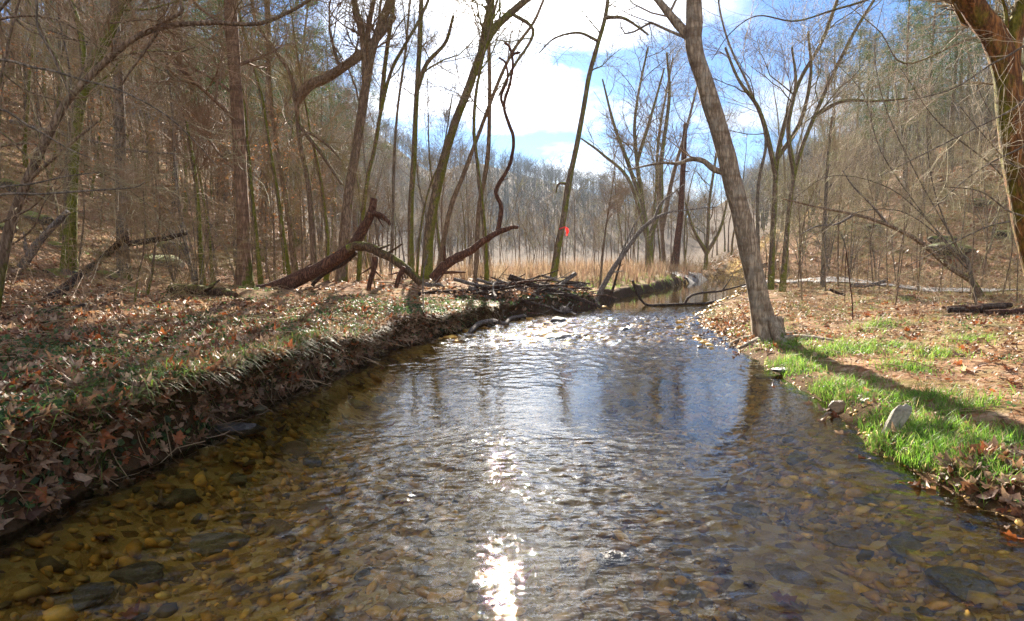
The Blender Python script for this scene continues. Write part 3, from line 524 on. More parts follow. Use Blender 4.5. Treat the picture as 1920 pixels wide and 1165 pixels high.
hero('bare_tree', 'stubby grey trunk standing in the dry leaf field', 'tree', [(1543, 520), (1545, 450), (1548, 380), (1552, 300), (1560, 220)], 15, 8, B['bark_grey'], B['twig_pale'], 14, 0.3, Y=21, Lf=(0.8, 2.2))
for k, (pts, wdt, lab) in enumerate([([(1573, 505), (1572, 430), (1578, 340), (1590, 260)], 6, 'whip-thin sapling next to the stubby grey trunk'), ([(1682, 512), (1690, 460), (1705, 400), (1712, 330)], 5, 'crooked little sapling under the leaning fallen trunk'), ([(1724, 514), (1726, 460), (1730, 395)], 6, 'short dark sapling where the fallen trunk crosses it'), ([(1822, 518), (1826, 430), (1822, 340), (1818, 250)], 6, 'tall straight sapling on the edge of the gravel track'), ([(1498, 512), (1500, 440), (1497, 380)], 5, 'small upright sapling beside the mossy sweeping tree'), ([(270, 560), (285, 510), (290, 470), (300, 400), (290, 330)], 8, 'kinked thin sapling on the leafy bank before the slender grey trunk'), ([(250, 570), (258, 520), (268, 480), (272, 420), (268, 350)], 5, 'reddish thin sapling close beside the kinked one'), ([(516, 535), (514, 450), (508, 380), (504, 330)], 6, 'thin straight sapling at the butt of the fallen log'), ([(705, 540), (697, 500), (704, 460), (706, 400)], 5, 'little dark sapling under the mossy log limb'), ([(1640, 520), (1632, 460), (1640, 400), (1626, 330)], 5, 'twisted sapling among the pale thicket')]):
    hero('sapling', lab, 'sapling', pts, wdt, 2.5, B['bark_brown'], B['twig_red'] if pts[0][0] < 900 else B['twig_pale'], 8, 0.25, Lf=(0.5, 1.3), minr=0.002, Y=None if pts[0][1] > 525 else {0: 21.5, 1: 19, 2: 20, 3: 18, 4: 22}.get(k, 19))
# sprays of twigs reaching in from shrubs rooted outside the view
def spray(name, label, root_xy, lines, wpx, tmat, bmat, Yn, n=5, K=(6, 5, 4), Lf=(0.35, 0.9), lean=0.0, minr=0.0014):
    SEED[0] += 1; rng = random.Random(SEED[0]); base = np.array((root_xy[0], root_xy[1], g1(*root_xy))); bag = Bag(); T = Tree()
    for ln in lines:
        Pl = px_line(ln, Yn, lean); st = base - np.array((0, 0, 0.1)); P = np.vstack([st, st * 0.45 + Pl[0] * 0.55 + np.array((0, 0, 0.3)), Pl]); n_ = len(P) * 5
        S = spline(P, n_); R = np.linspace(wpx * 1.5, wpx * 0.3, n_) / 2 * Yn / F; wood(bag, S, R, 7, 0.05, SEED[0]); limbs_on(T, S, R, n, 0.42, rng, Lf, 1, K, 0.22, 0.03, (0.3, 0.9), minr)
    return emit_tree(name, label, 'shrub', base, T, bag, bmat, tmat)
spray('shrub', 'pale-twigged shrub spraying level twigs over the leafy bank', (-5.6, 5.2), [[(-40, 128), (70, 128), (155, 150), (230, 172), (310, 215), (370, 270), (405, 310)], [(-30, 210), (60, 240), (130, 280), (180, 300)], [(-20, 370), (80, 364), (180, 357), (250, 352), (272, 342)], [(-30, 360), (60, 345), (130, 330), (200, 322)], [(45, -30), (70, 50), (88, 85), (112, 135), (132, 182)]], 4.5, B['twig_pale'], B['bark_grey'], 4.6, 8)
spray('shrub', 'reddish shrub with twigs drooping over the mossy slope', (-8.2, 6.5), [[(-60, 60), (60, 30), (150, 60), (240, 150)], [(-50, 230), (60, 300), (120, 345)], [(-40, 420), (40, 400), (90, 360), (130, 300)]], 5, B['twig_red'], B['bark_brown'], 7.0, 9, Lf=(0.5, 1.2))
spray('shrub', 'pale shrub arching long twigs under the massive orange trunk', (6.4, 6.0), [[(1990, 150), (1900, 205), (1830, 240), (1740, 285), (1650, 330)], [(1990, 260), (1900, 285), (1820, 330), (1740, 400)], [(1980, 330), (1900, 310), (1850, 260), (1800, 200)], [(1980, 90), (1880, 110), (1790, 165), (1700, 190)], [(1990, 420), (1900, 400), (1840, 360), (1770, 350)]], 4.5, B['twig_pale'], B['bark_grey'], 5.6, 9)
spray('shrub', 'pale straw shrub arching across the thicket by the gravel track', (8.4, 11.5), [[(1800, 470), (1720, 330), (1660, 200), (1640, 90), (1660, -10)], [(1790, 470), (1680, 360), (1560, 330), (1480, 380)], [(1800, 480), (1700, 400), (1600, 400), (1510, 450)], [(1800, 480), (1750, 350), (1740, 200), (1790, 80)], [(1800, 490), (1660, 300), (1620, 180), (1560, 110)]], 3, B['twig_pale'], B['bark_grey'], 11.5, 12, Lf=(0.8, 1.8))
spray('overhanging_branch', 'dark limb with few dead leaves reaching in above the water', (9.5, 9.0), [[(1960, 60), (1830, 70), (1700, 120), (1650, 60), (1590, 10)], [(1760, -60), (1640, -5), (1560, 20), (1490, 40), (1420, 30), (1370, 62), (1335, 112)]], 4, B['twig_red'], B['bark_moss'], 9.5, 10, Lf=(0.5, 1.3))
spray('shrub', 'brown shrub with crossing twigs hanging over the dark arching tree', (-6.8, 7.8), [[(-50, -20), (60, 60), (170, 80), (300, 130), (420, 210)], [(-50, 110), (50, 170), (180, 215), (280, 300)], [(60, -40), (180, 40), (300, 40), (420, 110)], [(-50, 300), (60, 270), (200, 330), (300, 400)], [(0, 470), (60, 430), (90, 370), (160, 320)]], 4, B['twig'], B['bark_brown'], 8.0, 12, Lf=(.5, 1.3), K=(6, 6, 5))
spray('shrub', 'tall thin-stemmed shrub with pale twigs beside the massive orange trunk', (8.8, 8.2), [[(1990, 500), (1930, 330), (1840, 180), (1800, 40)], [(1990, 480), (1880, 330), (1760, 230), (1690, 130)], [(1990, 420), (1870, 420), (1760, 470), (1700, 500)], [(1990, 300), (1900, 160), (1840, 60), (1760, -20)]], 4, B['twig_pale'], B['bark_grey'], 8.4, 12, Lf=(.5, 1.3), K=(6, 6, 5))
# ------------------------------------------------------------------ kinds of tree that fill the woods, grown once and copied
def proto(kind, seed):
    rng = random.Random(seed); T = Tree(); bag = Bag(); o = np.zeros(3)
    if kind == 'bare':
        H = rng.uniform(11, 15); n = 16; d = Vector((rng.gauss(0, .08), rng.gauss(0, .08), 1)); P = [np.array((0, 0, -0.2))]
        for k in range(n - 1):
            d = (d + Vector((rng.gauss(0, .07), rng.gauss(0, .07), .12))).normalized(); P.append(P[-1] + np.array(d) * H / n)
        P = spline(P, 40); R = np.linspace(rng.uniform(.065, .115), .010, 40); wood(bag, P, R, 9, .08, seed, True, .5)
        limbs_on(T, P, R, 15, .28, rng, (1.5, 3.6), 2, (6, 6, 6),   .2, .09, (.4, .95), .0048); return T, bag, None
    if kind == 'pole':
        H = rng.uniform(7, 10.5); d = Vector((rng.gauss(0, .09), rng.gauss(0, .09), 1)); P = [np.array((0, 0, -0.15))]
        for k in range(11):
            d = (d + Vector((rng.gauss(0, .08), rng.gauss(0, .08), .1))).normalized(); P.append(P[-1] + np.array(d) * H / 11)
        P = spline(P, 30); R = np.linspace(rng.uniform(.032, .052), .007, 30); wood(bag, P, R, 7, .07, seed, True, .4)
        limbs_on(T, P, R, 13, .3, rng, (.8, 2.1), 2, (5, 5, 5), .2, .08, (.4, 1.0), .004); return T, bag, None
    if kind == 'sapling':
        H = rng.uniform(3, 5.5); P = spline([(0, 0, -.1), (rng.gauss(0, .12), rng.gauss(0, .12), H * .4), (rng.gauss(0, .3), rng.gauss(0, .3), H * .75), (rng.gauss(0, .5), rng.gauss(0, .5), H)], 16)
        R = np.linspace(.026, .006, 16); wood(bag, P, R, 6, .05, seed); limbs_on(T, P, R, 12, .25, rng, (.5, 1.4), 1, (6, 5, 5), .2, .08, (.35, .8), .0045); return T, bag, None
    if kind == 'shrub':
        for k in range(9):
            a = rng.uniform(0, 6.28); e = rng.uniform(.7, 1.7); H = rng.uniform(1.6, 3.2)
            P = spline([(0, 0, -.1), (math.cos(a) * e * .3, math.sin(a) * e * .3, H * .6), (math.cos(a) * e * .8, math.sin(a) * e * .8, H * .95), (math.cos(a) * e * 1.5, math.sin(a) * e * 1.5, H * .9)], 14)
            R = np.linspace(.016, .005, 14); wood(bag, P, R, 5, .04, seed + k); limbs_on(T, P, R, 7, .3, rng, (.5, 1.2), 1, (6, 5, 4), .22, .03, (.35, .9), .004)
        return T, bag, None
    if kind == 'beech':
        lp = []; H = rng.uniform(4, 6); P = spline([(0, 0, -.1), (rng.gauss(0, .1), rng.gauss(0, .1), H * .5), (rng.gauss(0, .3), rng.gauss(0, .3), H)], 18); R = np.linspace(.04, .008, 18)
        wood(bag, P, R, 7, .04, seed); limbs_on(T, P, R, 16, .2, rng, (.9, 1.9), 2, (5, 5, 5), .18, .0, (.8, 1.3), .0045, lp); return T, bag, lp
    H = rng.uniform(13, 17); P = spline([(0, 0, -.2), (rng.gauss(0, .2), rng.gauss(0, .2), H * .5), (rng.gauss(0, .4), rng.gauss(0, .4), H)], 30); R = np.linspace(.17, .02, 30); wood(bag, P, R, 9, .07, seed, True, .3)
    lp = []
    for k in range(70):
        f = .32 + .67 * (k + rng.random()) / 70; q = P[int(f * 29)]; a = rng.uniform(0, 6.28); Ln = (2.6 * (1.12 - f) + .5) * rng.uniform(.6, 1.2) * min(1, (f - .2) * 4); el = rng.uniform(-.1, .45)
        d = Vector((math.cos(a) * math.cos(el), math.sin(a) * math.cos(el), math.sin(el)))
        if f < .5 and rng.random() < .55: grow(T, Vector(q), d, Ln * .7, .02, 1, rng, (4, 3, 3), .16, -.02, .3, .006); continue
        grow(T, Vector(q), d, Ln, .022, 1, rng, (6, 5, 5), .16, .03, .3, .006, lp)
    return T, bag, lp
KIND = {'bare': ('bare_tree', 'bark_brown', 'twig'), 'sapling': ('sapling', 'bark_brown', 'twig_red'), 'shrub': ('shrub', 'bark_grey', 'twig_pale'), 'pole': ('young_tree', 'bark_grey', 'twig'), 'beech': ('beech_sapling', 'bark_grey', 'twig_red'), 'pine': ('pine_tree', 'bark_brown', 'twig_red')}
CACHE = {}
def place(kind, v, x, y, rng, label, cat, group, smin=.75, smax=1.2, bmat=None, tmat=None, solid=True):
    name, bm_, tm_ = KIND[kind]; bm_ = bmat or bm_; tm_ = tmat or tm_; key = (kind, v, bm_, tm_)
    if key not in CACHE:
        T, bag, lp = proto(kind, 500 + 37 * v + len(kind)); r_ = np.random.default_rng(v + 5)
        by = {}
        for P, R in T.big: by.setdefault(len(P), ([], []))[0].append(P); by[len(P)][1].append(R)
        for n, (P, R) in by.items():
            V, q = tubes(np.array(P, float), np.array(R, float), 5); bag.add(V, [q])
        ms = [('trunk', bag.mesh('trunk'), M[bm_])]
        if kind == 'pine':
            pts = np.array(lp); k = 11; Pp = np.repeat(pts, k, 0) + r_.normal(0, .10, (len(pts) * k, 3)); nb = len(Pp)
            c = np.array((0.065, 0.125, 0.032)) * r_.uniform(.5, 1.6, (nb, 1)) * r_.uniform(.85, 1.15, (nb, 3))
            d = nrm(r_.normal(0, 1, (nb, 3)) + np.array((0, 0, .3))); sdv = nrm(np.cross(d, r_.normal(0, 1, (nb, 3)))); ln = r_.uniform(.12, .28, (nb, 1))
            V = np.stack([Pp - sdv * .012, Pp + sdv * .012, Pp + d * ln], 1).reshape(-1, 3); f = np.arange(nb * 3).reshape(-1, 3)
            ms.append(('branches', fine_bag(T).mesh('branches'), M[tm_])); ms.append(('crown', mk_mesh('crown', V, [f], False, np.repeat(c, 3, 0)), M['needle']))
        else: ms.append(('crown', fine_bag(T).mesh('crown'), M[tm_]))
        if kind == 'beech':
            P = np.array(lp); P = P[r_.random(len(P)) < .6]; tv, f = leaf_template('oval', 4); c = np.array((0.36, 0.16, 0.055))[None] * r_.uniform(.5, 1.4, (len(P), 1)) * r_.uniform(.85, 1.15, (len(P), 3))
            V, fo, cc = scatter(tv, f, P, r_.normal(0, 1, (len(P), 3)), r_.uniform(.025, .05, len(P)), r_, c, .5); ms.append(('dead_leaves', mk_mesh('dead_leaves', V, fo, True, cc), M['leafy']))
        root = link(name, None, None); pieces = [link(n, me, mat, root) for n, me, mat in ms]; CACHE[key] = (root, pieces); use = root
    else:
        root, pieces = CACHE[key]; use = root.copy(); COL.objects.link(use)
        for p_ in pieces:
            c_ = p_.copy(); COL.objects.link(c_); c_.parent = use
    s = rng.uniform(smin, smax); use.location = (x, y, g1(x, y)); use.rotation_euler = (rng.gauss(0, .04), rng.gauss(0, .04), rng.uniform(0, 6.28)); use.scale = (s, s, s)
    tag(use, label, cat, group); return use
rng = random.Random(4242)
TAKEN = []
def fill(n, xr, yr, ok, mind, fn):
    k = t_ = 0
    while k < n and t_ < n * 60:
        t_ += 1; y = rng.uniform(*yr); x = rng.uniform(*xr)
        if not ok(x, y) or x < xL(np.array([y]))[0] - 0 and x > xL(np.array([y]))[0] - 1.0 or (xL(np.array([y]))[0] - .2 < x < xR(np.array([y]))[0] + .6): continue
        if any((x - a) ** 2 + (y - b) ** 2 < mind ** 2 for a, b in TAKEN): continue
        if abs(x) > y * 0.95 + 5: continue
        TAKEN.append((x, y)); fn(x, y, k); k += 1
SKYGAP = lambda x, y: 0.02 < x / y < 0.155
fill(72, (-46, -5), (14, 62), lambda x, y: x < -6 - .08 * y or (x < -.27 * y), 1.5, lambda x, y, k: place('bare', k % 6, x, y, rng, 'slender bare tree crowding the steep leaf-covered hillside', 'tree', 'bare trees on the steep leafy hillside', .65, 1.0, bmat=('bark_brown', 'bark_moss', 'bark_grey')[k % 3], tmat=('twig_red', 'twig')[k % 2]))
fill(40, (-14, 0), (24, 75), lambda x, y: -.3 * y < x < -.02 * y - .4, 1.3, lambda x, y, k: place('bare', k % 6, x, y, rng, 'bare tree in the flat wood behind the fallen log and brush pile', 'tree', 'bare trees in the flat wood behind the logs', .55, .8, bmat=('bark_brown', 'bark_moss', 'bark_grey')[k % 3], tmat='twig'))
fill(26, (-44, -7), (22, 60), lambda x, y: x < -7 - .12 * y and x < -.2 * y, 2.2, lambda x, y, k: place('pine', k % 3, x, y, rng, 'dark green pine standing high on the leaf-covered hillside', 'pine tree', 'pines on the steep leafy hillside', .8, 1.15))
fill(80, (-30, -4.6), (12.5, 40), lambda x, y: x < -4.6 - .09 * y, .9, lambda x, y, k: place('pole', k % 4, x, y, rng, 'thin pale young tree among the crowded stems of the leafy slope', 'tree', 'thin young trees of the leafy slope', .75, 1.1, bmat=('bark_grey', 'bark_moss', 'bark_brown')[k % 3], tmat=('twig_red', 'twig')[k % 2]))
fill(34, (8, 34), (17, 46), lambda x, y: x > .37 * y and x > footR(y) - 3, 1.1, lambda x, y, k: place('pole', k % 4, x, y, rng, 'thin pale young tree among the brush above the gravel track', 'tree', 'thin young trees above the gravel track', .6, .95, bmat=('bark_grey', 'bark_brown')[k % 2], tmat='twig_pale'))
fill(26, (-24, -5), (12, 34), lambda x, y: x < -4.5 - .12 * y, 1.2, lambda x, y, k: place('beech', k % 2, x, y, rng, 'young beech holding orange dead leaves on the leafy slope', 'sapling', 'leaf-holding beech saplings on the slope', .6, 1.0))
fill(95, (-26, -4), (12, 45), lambda x, y: x < -4.4 - .1 * y, .8, lambda x, y, k: place('sapling', k % 4, x, y, rng, 'thin brown sapling in the undergrowth of the leafy slope', 'sapling', 'saplings in the slope undergrowth', .7, 1.2))
fill(30, (-24, -4.5), (12, 40), lambda x, y: x < -4.5 - .1 * y, 1.3, lambda x, y, k: place('shrub', k % 3, x, y, rng, 'tangled reddish shrub on the leafy slope', 'shrub', 'shrubs on the leafy slope', .5, .9, tmat='twig_red'))
fill(95, (-6, 10), (27, 62), lambda x, y: -.12 * y < x < .2 * y, .75, lambda x, y, k: place('sapling', k % 4, x, y, rng, 'thin upright sapling in the pale thicket behind the taped trunk', 'sapling', 'saplings of the pale thicket', .6, 1.05, tmat=('twig', 'twig_pale')[k % 2]))
fill(30, (6, 32), (29, 78), lambda x, y: .19 * y < x < .42 * y and x > xR(np.array([y]))[0] + 1 or (.15 * y < x < xL(np.array([y]))[0] - 1), 1.5, lambda x, y, k: place('bare', k % 6, x, y, rng, 'bare tree in the wood beyond the bend of the stream', 'tree', 'bare trees beyond the stream bend', .65, .95, bmat=('bark_brown', 'bark_moss')[k % 2], tmat=('twig', 'twig_red')[k % 2]))
fill(62, (12, 52), (22, 80), lambda x, y: x > .38 * y and x > footR(y) - 1.0, 1.7, lambda x, y, k: place('bare', k % 6, x, y, rng, 'bare tree on the hillside above the gravel track', 'tree', 'bare trees above the gravel track', .6, 1.0, bmat=('bark_brown', 'bark_grey')[k % 2], tmat=('twig', 'twig_pale')[k % 2]))
fill(24, (16, 55), (28, 80), lambda x, y: x > .46 * y and x > footR(y) + 3, 2.2, lambda x, y, k: place('pine', k % 3, x, y, rng, 'dark green pine on the hillside above the gravel track', 'pine tree', 'pines above the gravel track', .6, .95))
fill(70, (8, 34), (17, 52), lambda x, y: x > .36 * y and x > footR(y) - 5.5 and not (abs(x - 16) < 2 and y < 28), 1.0, lambda x, y, k: place('shrub', k % 3, x, y, rng, 'pale straw-coloured tangled shrub beyond the gravel track', 'shrub', 'pale shrubs beyond the gravel track', .7, 1.3))
fill(34, (6, 24), (12, 32), lambda x, y: x > .34 * y and x < .8 * y, 1.0, lambda x, y, k: place('sapling', k % 4, x, y, rng, 'spindly pale sapling in the dry leaf field', 'sapling', 'saplings in the dry leaf field', .4, .8, tmat='twig_pale'))
for k, (px_, Y_) in enumerate([(1690, 36), (1765, 40), (1835, 44), (1640, 47), (1725, 52), (1590, 58), (1880, 38), (1800, 56)]): place('pine', k % 3, (px_ - 960) / F * Y_, Y_, rng, 'dark green pine on the hillside above the gravel track', 'pine tree', 'pines above the gravel track', .7, .95)
for k, (px_, Y_) in enumerate([(620, 44), (665, 52), (560, 40), (500, 46), (430, 38), (360, 44), (300, 36), (240, 42), (590, 60), (150, 38), (60, 40)]): place('pine', k % 3, (px_ - 960) / F * Y_, Y_, rng, 'dark green pine standing high on the leaf-covered hillside', 'pine tree', 'pines on the steep leafy hillside', .85, 1.15)
# the far wood on the ridge closing the valley: one mass
r_ = np.random.default_rng(9); fb = Bag(); k = 0; Ps = []; Rs = []; Ps2 = []; Rs2 = []
for q in range(4200):
    y = r_.uniform(75, 250); x = r_.uniform(-.75, .8) * y
    if x < -.3 * y and y < 90 or abs(x - y * .33) < 5: continue
    if y < 135 and (-.2 * y < x < .36 * y): continue
    z = g1(x, y); H = r_.uniform(4.5, 8); lean = r_.normal(0, .06, 2) * H
    Ps.append([(x, y, z - .3), (x + lean[0] * .4, y + lean[1] * .4, z + H * .5), (x + lean[0], y + lean[1], z + H)]); Rs.append([.075, .05, .02])
    for j in range(20):
        f = r_.uniform(.35, .98); a = r_.uniform(0, 6.28); ln = r_.uniform(1.2, 3.0) * (1.2 - .6 * f); b0 = np.array((x + lean[0] * f, y + lean[1] * f, z + H * f))
        Ps2.append([b0, b0 + np.array((math.cos(a) * ln * .6, math.sin(a) * ln * .6, ln * .45)), b0 + np.array((math.cos(a) * ln, math.sin(a) * ln, ln * 1.1))]); Rs2.append([.034, .024, .016])
V, q = tubes(np.array(Ps), np.array(Rs), 4); fb.add(V, [q]); V, q = tubes(np.array(Ps2), np.array(Rs2), 3); fb.add(V, [q])
tag(link('far_forest', fb.mesh('far_forest'), twigmat('far_wood', (0.075, 0.062, 0.055), (0.17, 0.145, 0.125))), 'leafless far wood covering the ridge that closes the valley', 'woods', kind='stuff')
# low brush nobody could count
P1 = []; R1 = []
for q in range(13000):
    if r_.random() < .55: y = r_.uniform(15, 55); x = -r_.uniform(4.6 + .08 * y, 34)
    else: y = r_.uniform(20, 55); x = float(footR(y)) - 5 + r_.uniform(0, 22)
    if abs(x) > y * .95 + 3: continue
    z = g1(x, y); a = r_.uniform(0, 6.28); ln = r_.uniform(.4, 1.7); el = r_.uniform(.1, 1.4); d = np.array((math.cos(a) * math.cos(el), math.sin(a) * math.cos(el), math.sin(el))); b0 = np.array((x, y, z - .03))
    p1 = b0 + d * ln * .5 + r_.normal(0, .06, 3); P1.append([b0, p1, p1 + d * ln * .3 + r_.normal(0, .1, 3), p1 + d * ln * .5 + r_.normal(0, .2, 3) - np.array((0, 0, .05))]); s = r_.uniform(.004, .011); R1.append([s, s * .8, s * .6, s * .35])
for q in range(1250):
    if q < 900: y = r_.uniform(8.5, 17); x = -r_.uniform(4.3 + .09 * y, 4.6 + .75 * y)
    else: y = r_.uniform(11, 24); x = r_.uniform(.42 * y, .85 * y)
    z = g1(x, y); a = r_.uniform(0, 6.28); ln = r_.uniform(.3, 1.9) * (1 if q < 900 else .6); el = r_.uniform(.2, 1.45); d = np.array((math.cos(a) * math.cos(el), math.sin(a) * math.cos(el), math.sin(el))); b0 = np.array((x, y, z - .03)); p1 = b0 + d * ln * .5 + r_.normal(0, .08, 3)
    P1.append([b0, p1, p1 + d * ln * .3 + r_.normal(0, .12, 3), p1 + d * ln * .5 + r_.normal(0, .25, 3)]); s = r_.uniform(.0025, .006); R1.append([s, s * .8, s * .6, s * .35])
    for j in range(3): b1 = p1 + d * ln * r_.uniform(-.1, .4); e1 = r_.normal(0, .5, 3) * np.array((1, 1, .7)) * ln * .5; P1.append([b1, b1 + e1 * .4, b1 + e1 * .75 + r_.normal(0, .04, 3), b1 + e1 + r_.normal(0, .08, 3)]); R1.append([s * .6, s * .5, s * .45, s * .35])
V, q = tubes(np.array(P1), np.array(R1), 3); ub = Bag(); ub.add(V, [q])
tag(link('undergrowth', ub.mesh('undergrowth'), M['twig_red']), 'tangled low brush of thin stems covering both wooded slopes', 'undergrowth', kind='stuff')
#%%TREES_END
# ------------------------------------------------------------------ fallen timber
def timber(name, label, cat, parts, group=None):
    """parts: list of (part name, world points, r0, r1, material, sides, rough)"""
    SEED[0] += 1; base = np.array(parts[0][1][0], float); root = link(name, None, None, None, base); tag(root, label, cat, group)
    for pn_, pts, r0, r1, bm_, sd_, ro in parts:
        n = max(12, len(pts) * (11 if r0 > .07 else 6)); S = spline(pts, n); sd_ = 22 if r0 > .07 else sd_; S = S + np.stack([fbm(np.arange(n) * .16, np.full(n, SEED[0] * 1.7 + j_), 7, 3) for j_ in (0, 31, 67)], 1) * (r0 * .3 if r0 > .07 else r0 * .9) * np.sin(np.linspace(0, 3.1, n))[:, None]; bag = Bag(); wood(bag, S, np.linspace(r0, r1, n), sd_, ro, SEED[0] + len(pts), True)
        rs_ = random.Random(SEED[0] * 7 + n)
        for j_ in range(3 if r0 > .035 else 0):   # snapped-off side branches
            q_ = rs_.randint(2, max(3, int(n * .7))); rr_ = r0 + (r1 - r0) * q_ / n; dv = Vector(S[q_ + 1] - S[q_]).normalized(); pv = perp(dv, rs_); ln_ = rs_.uniform(1.2, 4.5) * rr_
            P_ = spline([S[q_], S[q_] + np.array(pv) * (rr_ * .9) + np.array(dv) * ln_ * .2, S[q_] + np.array(pv) * (rr_ + ln_ * .6) + np.array(dv) * ln_ * .7, S[q_] + np.array(pv) * (rr_ + ln_) + np.array(dv) * ln_], 8)
            wood(bag, P_, np.linspace(rr_ * .42, rr_ * .16, 8), 7, .12, SEED[0] + j_)
        link(pn_, bag.mesh(pn_, True, base), M[bm_], root)
    return root
def A(Y, *pts): return [at(px, py, Y) for px, py in pts]
Y0 = 13.6; pw = lambda w_, Y=Y0: w_ / 2 * Y / F
timber('fallen_log', 'big split fallen log propped up at an angle with a mossy arching limb', 'fallen log', [
    ('trunk', A(Y0, (480, 552), (520, 540), (570, 518), (620, 492), (660, 462), (682, 428), (696, 398), (701, 372)), pw(32), pw(12), 'dead_red', 14, .05),
    ('limb', A(Y0 - .1, (652, 468), (668, 462), (690, 464), (718, 476), (745, 491), (770, 512), (790, 532)), pw(18), pw(14), 'dead_moss', 12, .05),
    ('broken_stub', A(Y0 - .05, (690, 405), (702, 401), (716, 405), (727, 414), (731, 422)), pw(13), pw(5), 'dead_red', 8, .14),
    ('prop_branch', A(Y0 - .2, (703, 482), (701, 500), (697, 520), (690, 545)), pw(11), pw(9), 'dead_red', 8, .1),
    ('prop_branch', A(Y0 - .3, (757, 500), (749, 515), (742, 540)), pw(9), pw(8), 'dead_red', 8, .1),
    ('side_branch', A(Y0 + .5, (668, 472), (640, 495), (608, 514), (585, 535)), pw(10), pw(7), 'dead_dark', 8, .1)])
timber('fallen_log', 'reddish bare log pointing up out of the brush pile', 'fallen log', [
    ('trunk', A(16.2, (812, 525), (828, 505), (850, 487), (880, 472), (910, 450), (935, 435), (958, 427), (972, 426)), pw(21, 16.2), pw(6, 16.2), 'dead_red', 12, .075)])
timber('snaking_stem', 'dead reddish stem snaking upward from the raised reddish log', 'dead stem', [
    ('trunk', A(16.4, (932, 440), (938, 410), (939, 385), (930, 362), (936, 345), (950, 322), (961, 292), (963, 258), (952, 228), (945, 198), (956, 160), (962, 120), (956, 90), (946, 80)), pw(9, 16.4), pw(4, 16.4), 'dead_red', 9, .12),
    ('side_branch', A(16.4, (944, 200), (940, 180), (951, 150), (949, 120), (935, 108)), pw(6, 16.4), pw(3, 16.4), 'dead_red', 6, .1),
    ('side_branch', A(16.4, (958, 105), (968, 100), (976, 98)), pw(6, 16.4), pw(3, 16.4), 'dead_red', 6, .1)])
timber('leaning_branch', 'long pale bare branch slanting up from the pool edge', 'branch', [
    ('trunk', A(17.0, (1113, 572), (1140, 520), (1165, 482), (1195, 440), (1222, 414), (1248, 401)), pw(10, 17), pw(6, 17), 'dead_grey', 8, .08),
    ('side_branch', A(17.0, (1230, 410), (1255, 398), (1300, 392), (1345, 388)), pw(5, 17), pw(2, 17), 'dead_grey', 6, .05),
    ('side_branch', A(17.0, (1228, 408), (1240, 380), (1262, 362), (1282, 346)), pw(6, 17), pw(2, 17), 'dead_grey', 6, .05),
    ('side_branch', A(17.0, (1158, 492), (1176, 450), (1190, 420), (1205, 398)), pw(4, 17), pw(2, 17), 'dead_grey', 6, .05)])
timber('leaning_branch', 'thin dark branch slanting beside the long pale bare branch', 'branch', [('trunk', A(17.6, (1140, 575), (1152, 530), (1164, 490), (1168, 460)), pw(6, 17.6), pw(2, 17.6), 'dead_dark', 7, .06)])
zw = 0.03
timber('drowned_branch', 'forked branch lying half under in the still pool', 'branch', [
    ('trunk', [onz(1186, 526, .42) * 0 + at(1186, 526, 17.0), at(1196, 552, 17.0), onz(1212, 571, zw), onz(1245, 572, zw), onz(1285, 570, zw), onz(1320, 569, zw), onz(1350, 562, zw), onz(1372, 556, zw)], .035, .03, 'dead_dark', 8, .08),
    ('side_branch', [onz(1284, 570, zw), at(1292, 557, 17.5), at(1310, 550, 18), at(1345, 547, 18.3), at(1375, 540, 18.6), at(1400, 533, 19)], .04, .02, 'dead_dark', 8, .08),
    ('side_branch', [at(1352, 548, 18.3), at(1365, 530, 18.4), at(1374, 514, 18.5)], .018, .01, 'dead_dark', 6, .08)])
timber('fallen_tree', 'long slender fallen trunk slanting across the pale thicket to the field', 'fallen tree', [
    ('trunk', [np.array((10.75, 14.6, g1(10.75, 14.6) - .05))] + A(14.6, (1822, 528), (1780, 500), (1722, 452), (1665, 422), (1602, 402), (1540, 390), (1465, 372)), pw(12, 14.6), pw(3, 14.6), 'bark_brown', 10, .08),
    ('side_branch', A(14.6, (1665, 422), (1630, 380), (1600, 350), (1580, 320)), pw(5, 14.6), pw(2, 14.6), 'dead_grey', 6, .05),
    ('side_branch', A(14.6, (1602, 402), (1570, 420), (1530, 425), (1500, 440)), pw(5, 14.6), pw(2, 14.6), 'dead_grey', 6, .05)])
for lab, pts, Yv, w0, w1, mt in [('dark curved log lying among the mossy rocks of the slope', [(95, 565), (150, 520), (200, 480), (235, 450)], 11.0, 17, 13, 'dead_dark'), ('brown log running level towards the slender grey trunk', [(240, 460), (300, 452), (350, 440)], 13.0, 12, 7, 'dead_dark'), ('grey leaning log resting on the slope near the mossy bent trunk', [(40, 505), (80, 450), (128, 400)], 10.8, 16, 10, 'dead_grey'), ('mossy rotting log lying behind the leaf bank', [(325, 545), (360, 548), (415, 552), (440, 560)], 11.6, 24, 18, 'dead_moss'), ('long thin branch lying flat across the leaf bank', [(90, 592), (160, 575), (215, 545), (240, 532)], 8.5, 9, 5, 'dead_dark'), ('thin fallen stem lying high across the hillside', [(20, 230), (150, 262), (250, 284), (340, 292)], 19, 7, 4, 'dead_grey'), ('small dark log lying in the grassy field', [(1595, 538), (1630, 537), (1662, 529)], 15.5, 8, 6, 'dead_grey'), ('short crooked stick on the leafy field behind the whip-thin sapling', [(1555, 545), (1570, 552), (1585, 556)], 13.5, 6, 4, 'dead_dark')]:
    P = [on_ground(px, py) if 470 < py < 600 and Yv < 12 else at(px, py, Yv) for px, py in pts]; P = [np.array(p_) + np.array((0, 0, .03)) for p_ in P]
    timber('fallen_branch', lab, 'branch', [('trunk', P, pw(w0, Yv), pw(w1, Yv), mt, 10, .1)])
rt = random.Random(77)
